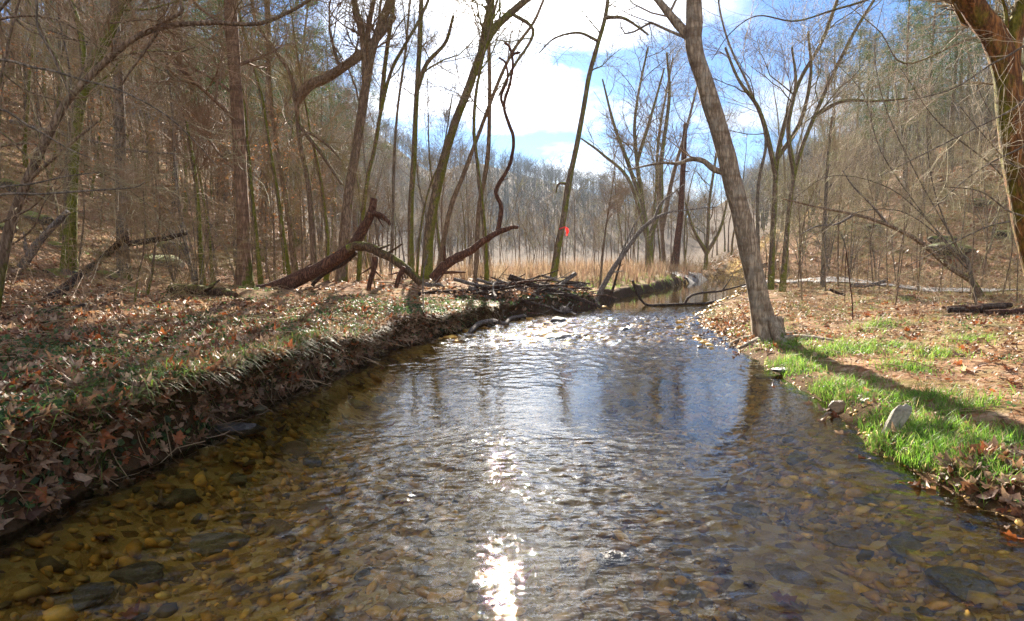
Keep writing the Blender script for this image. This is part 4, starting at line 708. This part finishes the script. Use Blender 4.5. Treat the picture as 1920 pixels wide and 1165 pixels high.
root = link('rotten_log', None, None, None, on_ground(1850, 590)); tag(root, 'crumbling split rotten log lying on the dry leaf field', 'fallen log'); b0 = np.array(root.location)
for k in range(9):
    o = np.array((rt.uniform(-.45, .5), rt.uniform(-.15, .2), .03 + .03 * (k % 4))); Ln = rt.uniform(.3, .75); S = spline([o - np.array((Ln / 2, rt.gauss(0, .05), 0)), o + np.array((0, 0, .01)), o + np.array((Ln / 2, rt.gauss(0, .06), rt.gauss(0, .02)))], 10)
    bag = Bag(); wood(bag, S, np.full(10, rt.uniform(.025, .05)), 7, .2, 40 + k); sm = link('slab', bag.mesh('slab'), M['dead_dark' if k % 2 else 'dead_red'], root)
timber('dry_stalk', 'broken reddish weed stalk bent double on the grassy bank', 'weed stalk', [('stem', [np.array(on_ground(1599, 600))] + A(float(on_ground(1599, 600)[1]), (1597, 560), (1592, 520), (1587, 472)), .012, .008, 'dead_red', 6, .03),
    ('broken_top', A(float(on_ground(1599, 600)[1]), (1587, 472), (1585, 500), (1584, 545), (1584, 568)), .008, .005, 'dead_red', 6, .03)])
timber('hanging_stem', 'thin pale bent stem hanging down the cut bank to the water', 'stem', [('stem', A(10.6, (802, 478), (795, 505), (793, 545), (794, 580), (797, 605), (796, 628)), .013, .008, 'dead_grey', 6, .04)])
timber('wet_branch', 'forked wet branch lying at the waterline below the brush pile', 'branch', [('trunk', [onz(882, 622, .03), onz(900, 606, .10), onz(925, 602, .12), onz(945, 607, .08), onz(960, 596, .08), onz(985, 592, .05)], .045, .03, 'dead_grey', 8, .1), ('side_branch', [onz(935, 603, .12), onz(942, 592, .25), onz(945, 582, .38)], .022, .012, 'dead_grey', 6, .05)])
DRIFT = []
for k in range(105):
    u_ = rt.random(); cy0 = 12.9 + 4.0 * u_ + rt.gauss(0, .35); xl = float(xL(np.array([cy0]))[0]); cx0 = xl - .45 + rt.gauss(-.3, .55); zb = max(0.02, g1(cx0, cy0)); z0 = zb + rt.uniform(.0, .26) * (1 if cx0 < xl + .1 else .3)
    a = rt.gauss(math.radians(-12), .8); Ln = rt.choice((.35, .5, .7, 1.0, 1.4, 2.1)) * rt.uniform(.8, 1.25); d = np.array((math.cos(a), math.sin(a) * .9, rt.gauss(-.06, .22))); sgn = rt.choice((-1, 1)); side = np.array((-d[1], d[0], 0)) * sgn
    c0 = np.array((cx0, cy0, z0 + .03)); bend = rt.uniform(0, .22); P = [c0 - d * Ln / 2, c0 - d * Ln * .2 + side * bend * .6, c0 + d * Ln * .2 + side * bend + np.array((0, 0, rt.gauss(0, .05))), c0 + d * Ln / 2 + side * bend * .3]
    P = [np.array((p_[0], p_[1], max(p_[2], g1(p_[0], p_[1]) + .02, .02))) for p_ in P]; r0 = rt.choice((.009, .012, .016, .022, .028, .04, .06)) * rt.uniform(.8, 1.2); mt = rt.choice(('dead_dark', 'dead_dark', 'dead_red', 'dead_grey'))
    parts = [('stem', P, r0, r0 * .45, mt, 8, .17)]
    if k % 3 == 0: parts.append(('side_branch', [P[1], P[1] + side * .2 + d * .25 + np.array((0, 0, .1)), P[1] + side * .35 + d * .6 + np.array((0, 0, rt.uniform(.1, .4)))], r0 * .5, r0 * .25, mt, 6, .06))
    timber('driftwood_branch', {'dead_dark': 'dark wet branch lodged in the brush pile by the stream', 'dead_red': 'red-brown branch lodged in the brush pile by the stream', 'dead_grey': 'bleached grey branch lodged in the brush pile by the stream'}[mt], 'driftwood', parts, {'dead_dark': 'dark driftwood branches', 'dead_red': 'red-brown driftwood branches', 'dead_grey': 'bleached driftwood branches'}[mt])
rr = random.Random(31); pb = np.array(plane.location)
for k in range(7):
    a = k * .9 + rr.uniform(-.3, .3); ln = rr.uniform(.45, .95); q = [pb + np.array((math.cos(a) * .12, math.sin(a) * .12, .32))]
    for f in (.28, .55, .8, 1.0):
        x_, y_ = pb[0] + math.cos(a + f * rr.gauss(0, .25)) * ln * f, pb[1] + math.sin(a + f * rr.gauss(0, .25)) * ln * f; q.append(np.array((x_, y_, max(g1(x_, y_), -.05) + .05 * (1 - f) - .02 * f)))
    bag = Bag(); wood(bag, spline(q, 16) - pb, np.linspace(.085, .02, 16), 9, .12, 400 + k); link('root', bag.mesh('root'), M['bark_plane'], plane)
# red tape on the slim leaning trunk
c = at(1054, 428, 18.2); root = link('flagging_tape', None, None, None, c); root.scale = (.9, .9, .72); tag(root, 'bright red tape tied round the slim leaning trunk, tails hanging', 'flagging tape')
a = np.linspace(0, 2 * math.pi, 20); r = .115
V = np.concatenate([np.stack([r * np.cos(a), r * np.sin(a), np.full(20, z_) + .05 * np.cos(a)], 1) for z_ in (-.025, .03)]); s = np.arange(19)
link('band', mk_mesh('band', V, [np.stack([s, s + 1, s + 21, s + 20], 1)]), M['tape'], root)
for tx, ln in ((.115, .30), (.14, .22)):
    n = 9; z_ = np.linspace(.02, -ln, n); w_ = .022 + .014 * np.sin(np.linspace(0, 3, n)); x_ = tx + .04 * np.sin(np.linspace(0, 2.6, n)); V = np.concatenate([np.stack([x_ - w_, -.05 + .04 * np.cos(z_ * 16), z_], 1), np.stack([x_ + w_, -.05 - .04 * np.sin(z_ * 13), z_], 1)]); s = np.arange(n - 1)
    link('tail', mk_mesh('tail', V, [np.stack([s, s + 1, s + n + 1, s + n], 1)]), M['tape'], root)
# ------------------------------------------------------------------ stones
import bmesh
def ico(sub):
    bm = bmesh.new(); bmesh.ops.create_icosphere(bm, subdivisions=sub, radius=1); V = np.array([v.co[:] for v in bm.verts]); f = np.array([[v.index for v in q.verts] for q in bm.faces]); bm.free(); return V, f
I1, I2, I4 = ico(1), ico(2), ico(4)
def lump(V, seed, amp=.3, cut=.5):
    r_ = np.random.default_rng(seed); out = V.copy()
    for k in range(9):
        n = nrm(r_.normal(0, 1, 3)); d = r_.uniform(cut, 1.0); dist = out @ n; out = out - np.maximum(dist - d, 0)[:, None] * n * .9
    for k in range(10):
        q = r_.normal(0, 1.6 + k * .35, 3); out = out * (1 + amp / (3 + k) * np.sin(V @ q + r_.uniform(0, 6)))[:, None]
    return out
def stone(label, c, size, mat, seed, rot=(0, 0, 0), group=None, name='stone', cut=.62):
    V = lump(I4[0], seed, .22, cut) * np.array(size); Vr = V @ np.array(Matrix.Rotation(rot[0], 3, 'X') @ Matrix.Rotation(rot[1], 3, 'Y') @ Matrix.Rotation(rot[2], 3, 'Z')).T
    o = link(name, mk_mesh(name, Vr, [I4[1]]), M[mat], None, c); tag(o, label, 'boulder' if name == 'boulder' else 'stone', group); return o
def onb(px, py, lift=0.0): p_ = on_ground(px, py); return np.array((p_[0], p_[1], p_[2] + lift))
stone('pale smooth standing stone leaning in the bright green grass', onb(1676, 815, .08), (.055, .045, .135), 'rock_stained', 3, (.15, .45, .3), cut=.8)
stone('dark rounded rock breaking the ripples at midstream', onz(1048, 634, -.02), (.22, .16, .10), 'rock_dark', 4)
stone('small dark rock poking out upstream of the midstream rock', onz(1046, 604, .0), (.17, .12, .10), 'rock_dark', 5)
stone('tiny dark stone breaking the water near the sun glitter', onz(1150, 1047, -.012), (.075, .05, .028), 'rock_dark', 6)
stone('brown wet stone at the foot of the green grass', onb(1572, 772, .02), (.085, .07, .07), 'rock_brown', 7)
stone('small reddish stone beside the brown wet stone', onb(1556, 785, .0), (.06, .05, .05), 'rock_brown', 17)
stone('flat olive stone lying at the grassy water edge', onb(1432, 708, .01), (.12, .08, .03), 'rock_olive', 8)
stone('flat dark stone overlapping the flat olive stone at the grassy edge', onb(1468, 700, .03), (.11, .07, .03), 'rock_dark', 9)
stone('flat brown slab wedged under the leafy cut bank', onz(425, 808, -.03), (.26, .14, .05), 'rock_dark', 10, (0, 0, .5))
stone('pale stone half hidden at the lower edge of the grass', onb(1700, 855, .02), (.045, .035, .03), 'rock_brown', 19)
stone('leaf-brown clump resting on the gravel beside the riffle', onb(1314, 664, .05), (.07, .06, .07), 'rock_brown', 29)
stone('dark flat rock at the outer edge of the riffle', onz(972, 640, -.05), (.16, .11, .08), 'rock_dark', 30)
stone('low rock with a wet top near the gravel bar', onz(1172, 622, -.04), (.15, .1, .08), 'rock_dark', 33)
sub = [(665, 758, .13), (545, 845, .15), (578, 868, .13), (405, 1020, .17), (1812, 1102, .16), (602, 955, .14), (705, 752, .13), (480, 770, .12), (330, 935, .15), (520, 990, .13), (250, 1075, .14), (760, 845, .12), (620, 810, .1), (870, 760, .14), (1290, 820, .12), (1500, 860, .12), (1400, 960, .11), (1600, 1010, .13), (1180, 760, .15), (1010, 860, .11), (1700, 1020, .12), (1480, 1080, .12), (700, 1080, .1), (1290, 1120, .11), (440, 900, .11), (830, 700, .16), (980, 720, .16), (1120, 690, .17), (1250, 720, .15), (1330, 760, .13), (160, 1120, .12), (1640, 940, .1)]
for k, (px, py, s_) in enumerate(sub):
    p_ = on_ground(px, py); mt = ('rock_olive', 'rock_brown', 'rock_dark', 'rock_olive')[k % 4]
    stone({'rock_olive': 'olive cobble lying under the clear water', 'rock_brown': 'brown cobble lying under the clear water', 'rock_dark': 'dark cobble lying under the clear water'}[mt], (p_[0], p_[1], p_[2]), (s_, s_ * .7, s_ * .34), mt, 50 + k, (0, 0, k * 1.3), {'rock_olive': 'olive submerged cobbles', 'rock_brown': 'brown submerged cobbles', 'rock_dark': 'dark submerged cobbles'}[mt])
for k, (px, py, s_, Yv) in enumerate([(20, 340, .8, 16), (60, 395, .55, 14.5), (10, 420, .4, 13), (105, 430, .3, 13.5), (200, 470, .4, 13), (300, 418, .8, 17), (250, 520, .45, 12.2), (110, 500, .4, 11.3), (320, 380, .9, 20)]):
    x_ = (px - 960) / F * Yv; stone(('large green mossy boulder high on the leafy slope', 'green mossy boulder just below the largest one', 'low mossy boulder at the foot of the slope', 'small mossy rock beside the bent mossy trunk', 'mossy rock next to the dark curved log', 'long mossy ledge catching sun among slope trees', 'yellow-green mossy rock in front of the slender grey trunk', 'little mossy rock beneath the dark curved log', 'mossy ledge deep in the slope wood')[k], (x_, Yv, g1(x_, Yv) + -s_ * .06), (s_ * .8, s_ * .65, s_ * .3), 'rock_moss', 90 + k, (0, .2, k), name='boulder')
for k, (px, py, s_) in enumerate([(1790, 458, .8), (1770, 440, .6), (1640, 415, .45), (1890, 430, .5), (1840, 370, .5), (1740, 395, .4)]):
    p_ = on_ground(px, py + 12); stone(('flat bright-mossy boulder above the gravel track', 'upper slab of the bright-mossy boulder pair', 'mossy rock behind the leaning fallen trunk', 'dark mossy rock near the massive orange trunk', 'mossy outcrop high on the track hillside', 'small mossy outcrop in the hillside brush')[k], (p_[0], p_[1], p_[2]), (s_ * 1.3, s_, s_ * .45), 'rock_moss', 120 + k, (0, .15, k), name='boulder')
# ------------------------------------------------------------------ what nobody could count: pebbles, leaves, grass
r_ = np.random.default_rng(5)
def stuff(name, bag, mat, label, cat): return tag(link(name, bag.mesh(name), mat), label, cat, kind='stuff')
bag = Bag(); tmpl = [lump(I1[0], 200 + k, .35, .45) for k in range(4)] ; tmpl2 = [lump(I2[0], 300 + k, .3, .3) * np.array((1, .75 + .08 * k, 1.0)) for k in range(6)]
PEBC = np.array((1.95, 1.72, 1.0)) * np.array([(.36, .22, .06), (.26, .155, .045), (.42, .29, .11), (.19, .14, .05), (.10, .075, .04), (.26, .20, .11), (.34, .22, .07), (.07, .055, .035), (.42, .33, .18)])
def pebbles(n, xr, yfun, smin, smax, tm, mode):
    y = yfun(n); u = r_.random(n)
    if mode == 'bed': x = xL(y) + .10 + u * (xR(y) - xL(y) - .34)
    else: x = xR(y) + xr[0] + u * (xr[1] - xr[0])
    keep = (vn(x * 1.6, y * 1.3, 404) + .3 * vn(x * 6, y * 5, 405) > .42) | (mode != 'bed'); x = x[keep]; y = y[keep]; n = len(x); z = G(x, y); s = smin * (smax / smin) ** (r_.random(n) ** 1.7); c = PEBC[r_.choice(len(PEBC), n, p=[.2, .17, .14, .12, .1, .1, .07, .06, .04])] * r_.uniform(.7, 1.25, (n, 1))
    k = r_.integers(0, len(tm), n)
    for j in range(len(tm)):
        m_ = k == j; q = m_.sum()
        if not q: continue
        tv = tm[j] * np.array((1.2, .85, .34)); V, f, cc = scatter(tv, [I2[1] if len(tv) > 100 else I1[1]], np.stack([x, y, z + s * .12], 1)[m_], normals(x[m_], y[m_]), s[m_], r_, c[m_], .25); bag.add(V, f, cc)
pebbles(4200, None, lambda n: 1.7 + 5.3 * r_.random(n) ** 1.1, .014, .085, tmpl2, 'bed')
pebbles(8500, None, lambda n: 1.7 + 7 * r_.random(n), .012, .05, tmpl, 'bed')
pebbles(2600, None, lambda n: 7 + 10 * r_.random(n), .03, .13, tmpl, 'bed')
pebbles(2600, (-.8, .9), lambda n: 8.6 + 5.4 * r_.random(n), .012, .045, tmpl, 'bar')
pebbles(500, (-.12, .16), lambda n: 2.5 + 7 * r_.random(n), .008, .03, tmpl, 'bar')
pebbles(500, (-.5, .4), lambda n: 14 + 18 * r_.random(n), .04, .13, tmpl, 'bar')
stuff('pebbles', bag, M['pebble'], 'amber and olive pebbles of the streambed and gravel bar', 'pebbles')
def leafcols(n, lift=1.0): return LEAFC[r_.choice(len(LEAFC), n, p=LEAFP)] * r_.uniform(.75, 1.3, (n, 1)) * lift
bag = Bag()
def leaves(n, xy, smin, smax, kinds, tilt=.4, lift=.015, only=None):
    x, y = xy(n); z = G(x, y); ok = (z > .015)
    if only is not None: ok &= only(x, y)
    x, y, z = x[ok], y[ok], z[ok]; n = len(x); s = r_.uniform(smin, smax, n); c = leafcols(n); k = r_.integers(0, len(kinds), n); nn = normals(x, y); P = np.stack([x + OV(x, y), y, z + lift * r_.uniform(.2, 2.2, n)], 1)
    for j, (kd, sd_) in enumerate(kinds):
        m_ = k == j; tv, f = leaf_template(kd, sd_); V, fo, cc = scatter(tv, f, P[m_], nn[m_], s[m_], r_, c[m_], tilt); bag.add(V, fo, cc)
LB = [('lobed', k) for k in range(5)] + [('oval', 10), ('oval', 11)]; LS = [('oval', k) for k in range(4)]; LQ = [('quad', 1)]
def nearL(n): y = 2.0 + 9.5 * r_.random(n) ** 1.25; x = xL(y) - .12 - (7.5 * r_.random(n) ** 1.5); return x, y
def nearR(n): y = 2.3 + 13 * r_.random(n); x = xR(y) + .15 + 9 * r_.random(n) ** 1.1; return x, y
clump = lambda x, y: vn(x * 1.3, y * 1.3, 55) + .25 * vn(x * 5, y * 5, 56) > .36 + .30 * np.exp(-((xL(y) - x) / .55) ** 2) * (y > 4.6)
leaves(15000, nearL, .024, .062, LB, .36, .016, clump)
leaves(2600, lambda n: (lambda y: (xL(y) - .15 - 5 * r_.random(n), y))(2.2 + 4.5 * r_.random(n)), .035, .062, LB, .3, .02, clump)
leaves(17000, nearL, .010, .032, LS, .5, .012)
leaves(6500, nearR, .02, .055, LB, .4, .015, lambda x, y: vn(x * 1.1, y * 1.1, 57) + .3 * vn(x * 4, y * 4, 58) > .56 - .12 * (x - xR(y) > 1.6))
leaves(12000, nearR, .010, .032, LS, .5, .01, lambda x, y: x - xR(y) > .7)
leaves(15000, lambda n: (-r_.uniform(1.0, 24, n), r_.uniform(8, 32, n)), .035, .075, LS, .5, .015, lambda x, y: x < xL(y) - .4)
leaves(9000, lambda n: (r_.uniform(4, 26, n), r_.uniform(9, 34, n)), .03, .065, LS, .5, .015, lambda x, y: x > xR(y) + .5)
leaves(12000, lambda n: (np.where(r_.random(n) < .5, -1, 1) * r_.uniform(8, 40, n), r_.uniform(22, 60, n)), .06, .12, LQ, .5, .02)
leaves(1300, lambda n: (lambda y: (xR(y) + r_.uniform(-.5, 1.0, n), y))(8.8 + 4.5 * r_.random(n)), .025, .05, LB, .4, .015)
leaves(2600, lambda n: (lambda y: (xL(y) - r_.uniform(-.03, .26, n), y))(2.2 + 9 * r_.random(n)), .025, .06, LB, .6, .02)
leaves(420, lambda n: (lambda y: (xR(y) + r_.uniform(-.12, .5, n), y))(2.5 + 1.1 * r_.random(n)), .03, .06, LB, .5, .02)
leaves(700, lambda n: (lambda y: (xL(y) - .5 + r_.normal(-.2, .5, n), y))(12.9 + 4 * r_.random(n)), .03, .06, LB, .7, .09)
stuff('fallen_leaves', bag, M['leafy'], 'brown, tan and rust dead leaves littering both banks', 'leaf litter')
bag = Bag(); n = 520; y = 2 + 9 * r_.random(n); x = xL(y) + (xR(y) - xL(y)) * r_.beta(.6, .6, n); z = G(x, y) + .02
for j, (kd, sd_) in enumerate(LB[:3]):
    m_ = np.arange(n) % 3 == j; tv, f = leaf_template(kd, sd_); V, fo, cc = scatter(tv, f, np.stack([x, y, z], 1)[m_], np.tile((0, 0, 1.), (m_.sum(), 1)), r_.uniform(.025, .06, m_.sum()), r_, leafcols(m_.sum(), .8), .2); bag.add(V, fo, cc)
stuff('sunken_leaves', bag, M['leafy'], 'sunken brown leaves lying on the streambed', 'leaf litter')
def grass(name, label, specs):
    bag = Bag()
    for n, xy, Lr, lean, droop, cols, clumpy, headfun, wd in specs:
        if clumpy:
            m_ = max(1, n // clumpy); cx_, cy2 = xy(m_); ok = G(cx_, cy2) > .01; cx_, cy2 = cx_[ok], cy2[ok]; m_ = len(cx_); x = np.repeat(cx_, clumpy) + r_.normal(0, .045, m_ * clumpy); y = np.repeat(cy2, clumpy) + r_.normal(0, .045, m_ * clumpy); hd = np.arctan2(y - np.repeat(cy2, clumpy), x - np.repeat(cx_, clumpy)) + r_.normal(0, .5, len(x)); ls = np.repeat(r_.uniform(.6, 1.25, m_), clumpy); ci = np.repeat(r_.integers(0, len(cols), m_), clumpy)
        else: x, y = xy(n); hd = r_.uniform(0, 6.28, len(x)); ls = 1; ci = r_.integers(0, len(cols), len(x))
        if headfun is not None: hd = headfun(x, y, hd)
        k = len(x); z = G(x, y); c = np.array(cols)[ci] * r_.uniform(.65, 1.35, (k, 1)); Ln = r_.uniform(*Lr, k) * ls; mk = z > .0
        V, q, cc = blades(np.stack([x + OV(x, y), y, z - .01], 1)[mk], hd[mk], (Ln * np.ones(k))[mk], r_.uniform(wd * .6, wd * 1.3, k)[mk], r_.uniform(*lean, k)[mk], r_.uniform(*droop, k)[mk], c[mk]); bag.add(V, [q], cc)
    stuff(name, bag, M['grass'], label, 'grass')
gaps = lambda fn, sg: (lambda n: (lambda x, y: (x[vn(y * 1.1, x * .6, 303) * sg > .45 * sg], y[vn(y * 1.1, x * .6, 303) * sg > .45 * sg]))(*fn(n * 2)))
GR = [(.15, .33, .03), (.21, .40, .04), (.11, .24, .03), (.27, .38, .07)]; DG = [(.045, .085, .018), (.07, .12, .03), (.10, .13, .03)]; ST = [(.46, .29, .12), (.36, .21, .085), (.54, .38, .18), (.30, .15, .06)]
PATCH = [onb(*q) for q in [(1680, 880), (1760, 850), (1830, 880), (1880, 900), (1740, 800), (1800, 770), (1860, 830), (1650, 790), (1700, 760), (1610, 745), (1570, 740), (1540, 735), (1590, 725), (1500, 690), (1470, 680), (1740, 745), (1620, 660), (1660, 650), (1580, 655), (1540, 660), (1700, 690), (1760, 665), (1820, 640), (1480, 650), (1650, 610), (1720, 830), (1640, 835)]]
def patch(n):
    p_ = np.array(PATCH)[r_.integers(0, len(PATCH), n)]; d_ = r_.normal(0, 1, (n, 2)) * np.array((.12, .11)) * (p_[:, 1:2] / 4.5) ** .7; x = p_[:, 0] + d_[:, 0]; y = p_[:, 1] + d_[:, 1]; ok = x > xR(y) + .06; return x[ok], y[ok]
rb = lambda n: (lambda y: (xR(y) + .1 + 5 * r_.random(n) ** 1.2, y))(2.4 + 13 * r_.random(n))
rfield = lambda n: (lambda y: (xR(y) + .8 + 12 * r_.random(n), y))(6 + 20 * r_.random(n))
lfr = lambda a, b, y0, y1: (lambda n: (lambda y: (xL(y) - (a + (b - a) * r_.random(n)), y))(y0 + (y1 - y0) * r_.random(n)))
tostream = lambda x, y, h: r_.normal(-.15, 1.3, len(x))
grass('green_grass', 'bright green grass growing on the water-side bank', [
    (21000, patch, (.03, .14), (.2, .9), (.05, .6), GR + GR + GR + [(.40, .32, .16), (.30, .24, .10)], 0, None, .0026), (2600, rb, (.05, .14), (.3, .8), (.1, .5), GR[:3] + DG, 13, None, .0026), (7000, rfield, (.05, .14), (.3, .9), (.1, .5), [(.16, .22, .05), (.24, .25, .08), (.34, .29, .12)], 13, None, .004),
    (2600, lfr(.03, 1.6, 3.0, 9.5), (.06, .17), (.4, 1.0), (.2, .8), DG + GR[:1], 13, None, .0026), (3800, gaps(lfr(.05, .6, 3.4, 13), -1), (.10, .30), (.5, 1.1), (.5, 1.2), [(.10, .16, .03), (.17, .22, .04), (.07, .12, .025)], 16, tostream, .0028), (900, lfr(.1, .5, 2.4, 8), (.15, .32), (.6, 1.1), (.5, 1.1), [(.16, .24, .03), (.10, .17, .03)], 9, tostream, .004), (4000, lambda n: (lambda y: (xL(y) - .1 - 2.6 * r_.random(n), y))(16 + 16 * r_.random(n)), (.08, .2), (.3, .7), (.1, .4), [(.16, .26, .04), (.2, .26, .06)], 14, None, .006),
    (2500, lambda n: (-r_.uniform(4, 20, n), r_.uniform(10, 26, n)), (.06, .16), (.3, .8), (.1, .5), DG + GR[:1], 12, None, .005)])
grass('dry_grass', 'straw-coloured dry grass hanging over the cut bank and covering the field', [
    (5200, gaps(lfr(.02, .55, 4.6, 12.5), 1), (.06, .26), (.4, 1.2), (.5, 1.5), ST + [(.2, .12, .06), (.16, .18, .05)], 11, tostream, .002), (4200, lfr(.3, 2.6, 4.5, 14), (.08, .22), (.6, 1.2), (.6, .9), ST, 10, None, .0022), (260, lfr(.1, .3, 2.3, 5), (.08, .2), (.5, 1.1), (.9, 1.6), [(.26, .17, .07), (.2, .12, .06), (.16, .18, .04)], 9, tostream, .002),
    (9000, rfield, (.05, .17), (.6, 1.3), (.3, .8), ST, 10, None, .003), (2600, rb, (.06, .2), (.7, 1.3), (.5, .9), ST, 8, None, .002), (9000, lambda n: (lambda y: (xL(y) - .3 - 9 * r_.random(n), y))(19 + 24 * r_.random(n)), (.35, .95), (.1, .45), (.0, .35), [(.22, .15, .09), (.18, .11, .07), (.26, .19, .12)], 12, None, .008),
    (5200, lambda n: (r_.uniform(14, 40, n), r_.uniform(24, 50, n)), (.15, .4), (.3, .8), (.2, .6), ST, 10, None, .008)])
bag = Bag(); tv, f = leaf_template('oval', 21); tv = tv * np.array((1, 1.7, .6))
def ivy(n, fn, s0, s1, cols):
    x, y = fn(n); z = G(x, y); ok = z > .02; x, y, z = x[ok], y[ok], z[ok]; k = len(x); c = np.array(cols)[r_.integers(0, len(cols), k)] * r_.uniform(.7, 1.3, (k, 1)); V, fo, cc = scatter(tv, f, np.stack([x + OV(x, y), y, z + r_.uniform(.01, .07, k)], 1), normals(x, y), r_.uniform(s0, s1, k), r_, c, .6); bag.add(V, fo, cc)
IV = [(.06, .12, .035), (.09, .16, .05), (.13, .19, .06), (.05, .085, .03)]
def clumped(fn, m_, sp):
    def g_(n): cx_, cy2 = fn(n // m_); return np.repeat(cx_, m_) + r_.normal(0, sp, len(cx_) * m_), np.repeat(cy2, m_) + r_.normal(0, sp, len(cx_) * m_)
    return g_
ivy(9000, clumped(lfr(.0, 1.7, 3.0, 11), 28, .12), .008, .02, IV); ivy(4500, clumped(lfr(-.02, 1.2, 9, 17), 28, .2), .012, .03, IV); ivy(3500, clumped(rb, 22, .12), .007, .018, IV); ivy(3500, clumped(lfr(1.5, 6, 4, 13), 22, .16), .01, .02, IV); ivy(900, clumped(lfr(-.05, .3, 2.4, 4.5), 22, .08), .012, .03, IV)
stuff('ground_ivy', bag, M['grass'], 'small round-leaved green ground plants among the dead leaves', 'ground cover')
# sticks lying in the litter and roots hanging from the cut bank
P1 = []; R1 = []
for q in range(2300):
    if q < 1300: y = 2.2 + 11 * r_.random() ** 1.2; x = float(xL(y)) - .1 - 6 * r_.random() ** 1.3
    elif q < 2080: y = 2.6 + 14 * r_.random(); x = float(xR(y)) + .2 + 8 * r_.random()
    else: y = 2.5 + 9 * r_.random(); x = float(xL(y)) - r_.uniform(-.05, .35)
    a = r_.uniform(0, 6.28); ln = r_.uniform(.08, .6) * (.5 if q >= 2080 else 1); ts = np.linspace(-.5, .5, 4); wob = r_.normal(0, .05 * ln, (4, 3)); pts = np.stack([x + math.cos(a) * ln * ts, y + math.sin(a) * ln * ts, 0 * ts], 1) + wob
    pts[:, 0] += OV(np.array([x]), np.array([y]))[0]
    if q < 2080: pts[:, 2] = G(pts[:, 0], pts[:, 1]) + .025 + np.abs(wob[:, 2]) * 1.5
    elif q % 2 or y < 5.2: continue
    else: z0 = g1(x - .1, y) + .03; pts[:, 2] = z0 - np.linspace(0, 1, 4) ** 1.5 * ln * .6; pts[:, 0] = x + np.linspace(0, .35, 4) * r_.uniform(.3, 1.2)
    s = r_.uniform(.0012, .0036) * (1 if y < 6 else 1.6); P1.append(pts); R1.append([s, s, s * .8, s * .4])
V, q = tubes(np.array(P1), np.array(R1), 4); bag = Bag(); bag.add(V, [q])
tag(link('litter_twigs', bag.mesh('litter_twigs'), M['twig_red']), 'thin dead twigs strewn through the leaves and off the cut bank', 'twigs', kind='stuff')
# ------------------------------------------------------------------ the air of the valley (one box named haze)
m = bpy.data.materials.new('valley_air'); m.use_nodes = True; t = m.node_tree; t.nodes.clear(); pv = nd(t, 'ShaderNodeVolumePrincipled'); mo = nd(t, 'ShaderNodeOutputMaterial')
pv.inputs['Color'].default_value = (0.62, 0.78, 1.0, 1); pv.inputs['Density'].default_value = 0.0003; pv.inputs['Anisotropy'].default_value = 0.2; t.links.new(pv.outputs[0], mo.inputs['Volume'])
hx = [(-360, -130, -2), (360, -130, -2), (360, 400, -2), (-360, 400, -2), (-360, -130, 62), (360, -130, 62), (360, 400, 62), (-360, 400, 62)]
tag(link('haze', mk_mesh('haze', hx, [[(0, 3, 2, 1), (4, 5, 6, 7), (0, 1, 5, 4), (1, 2, 6, 5), (2, 3, 7, 6), (3, 0, 4, 7)]], False), m), 'thin pale air lying in the valley', 'haze', kind='stuff')

#%%END
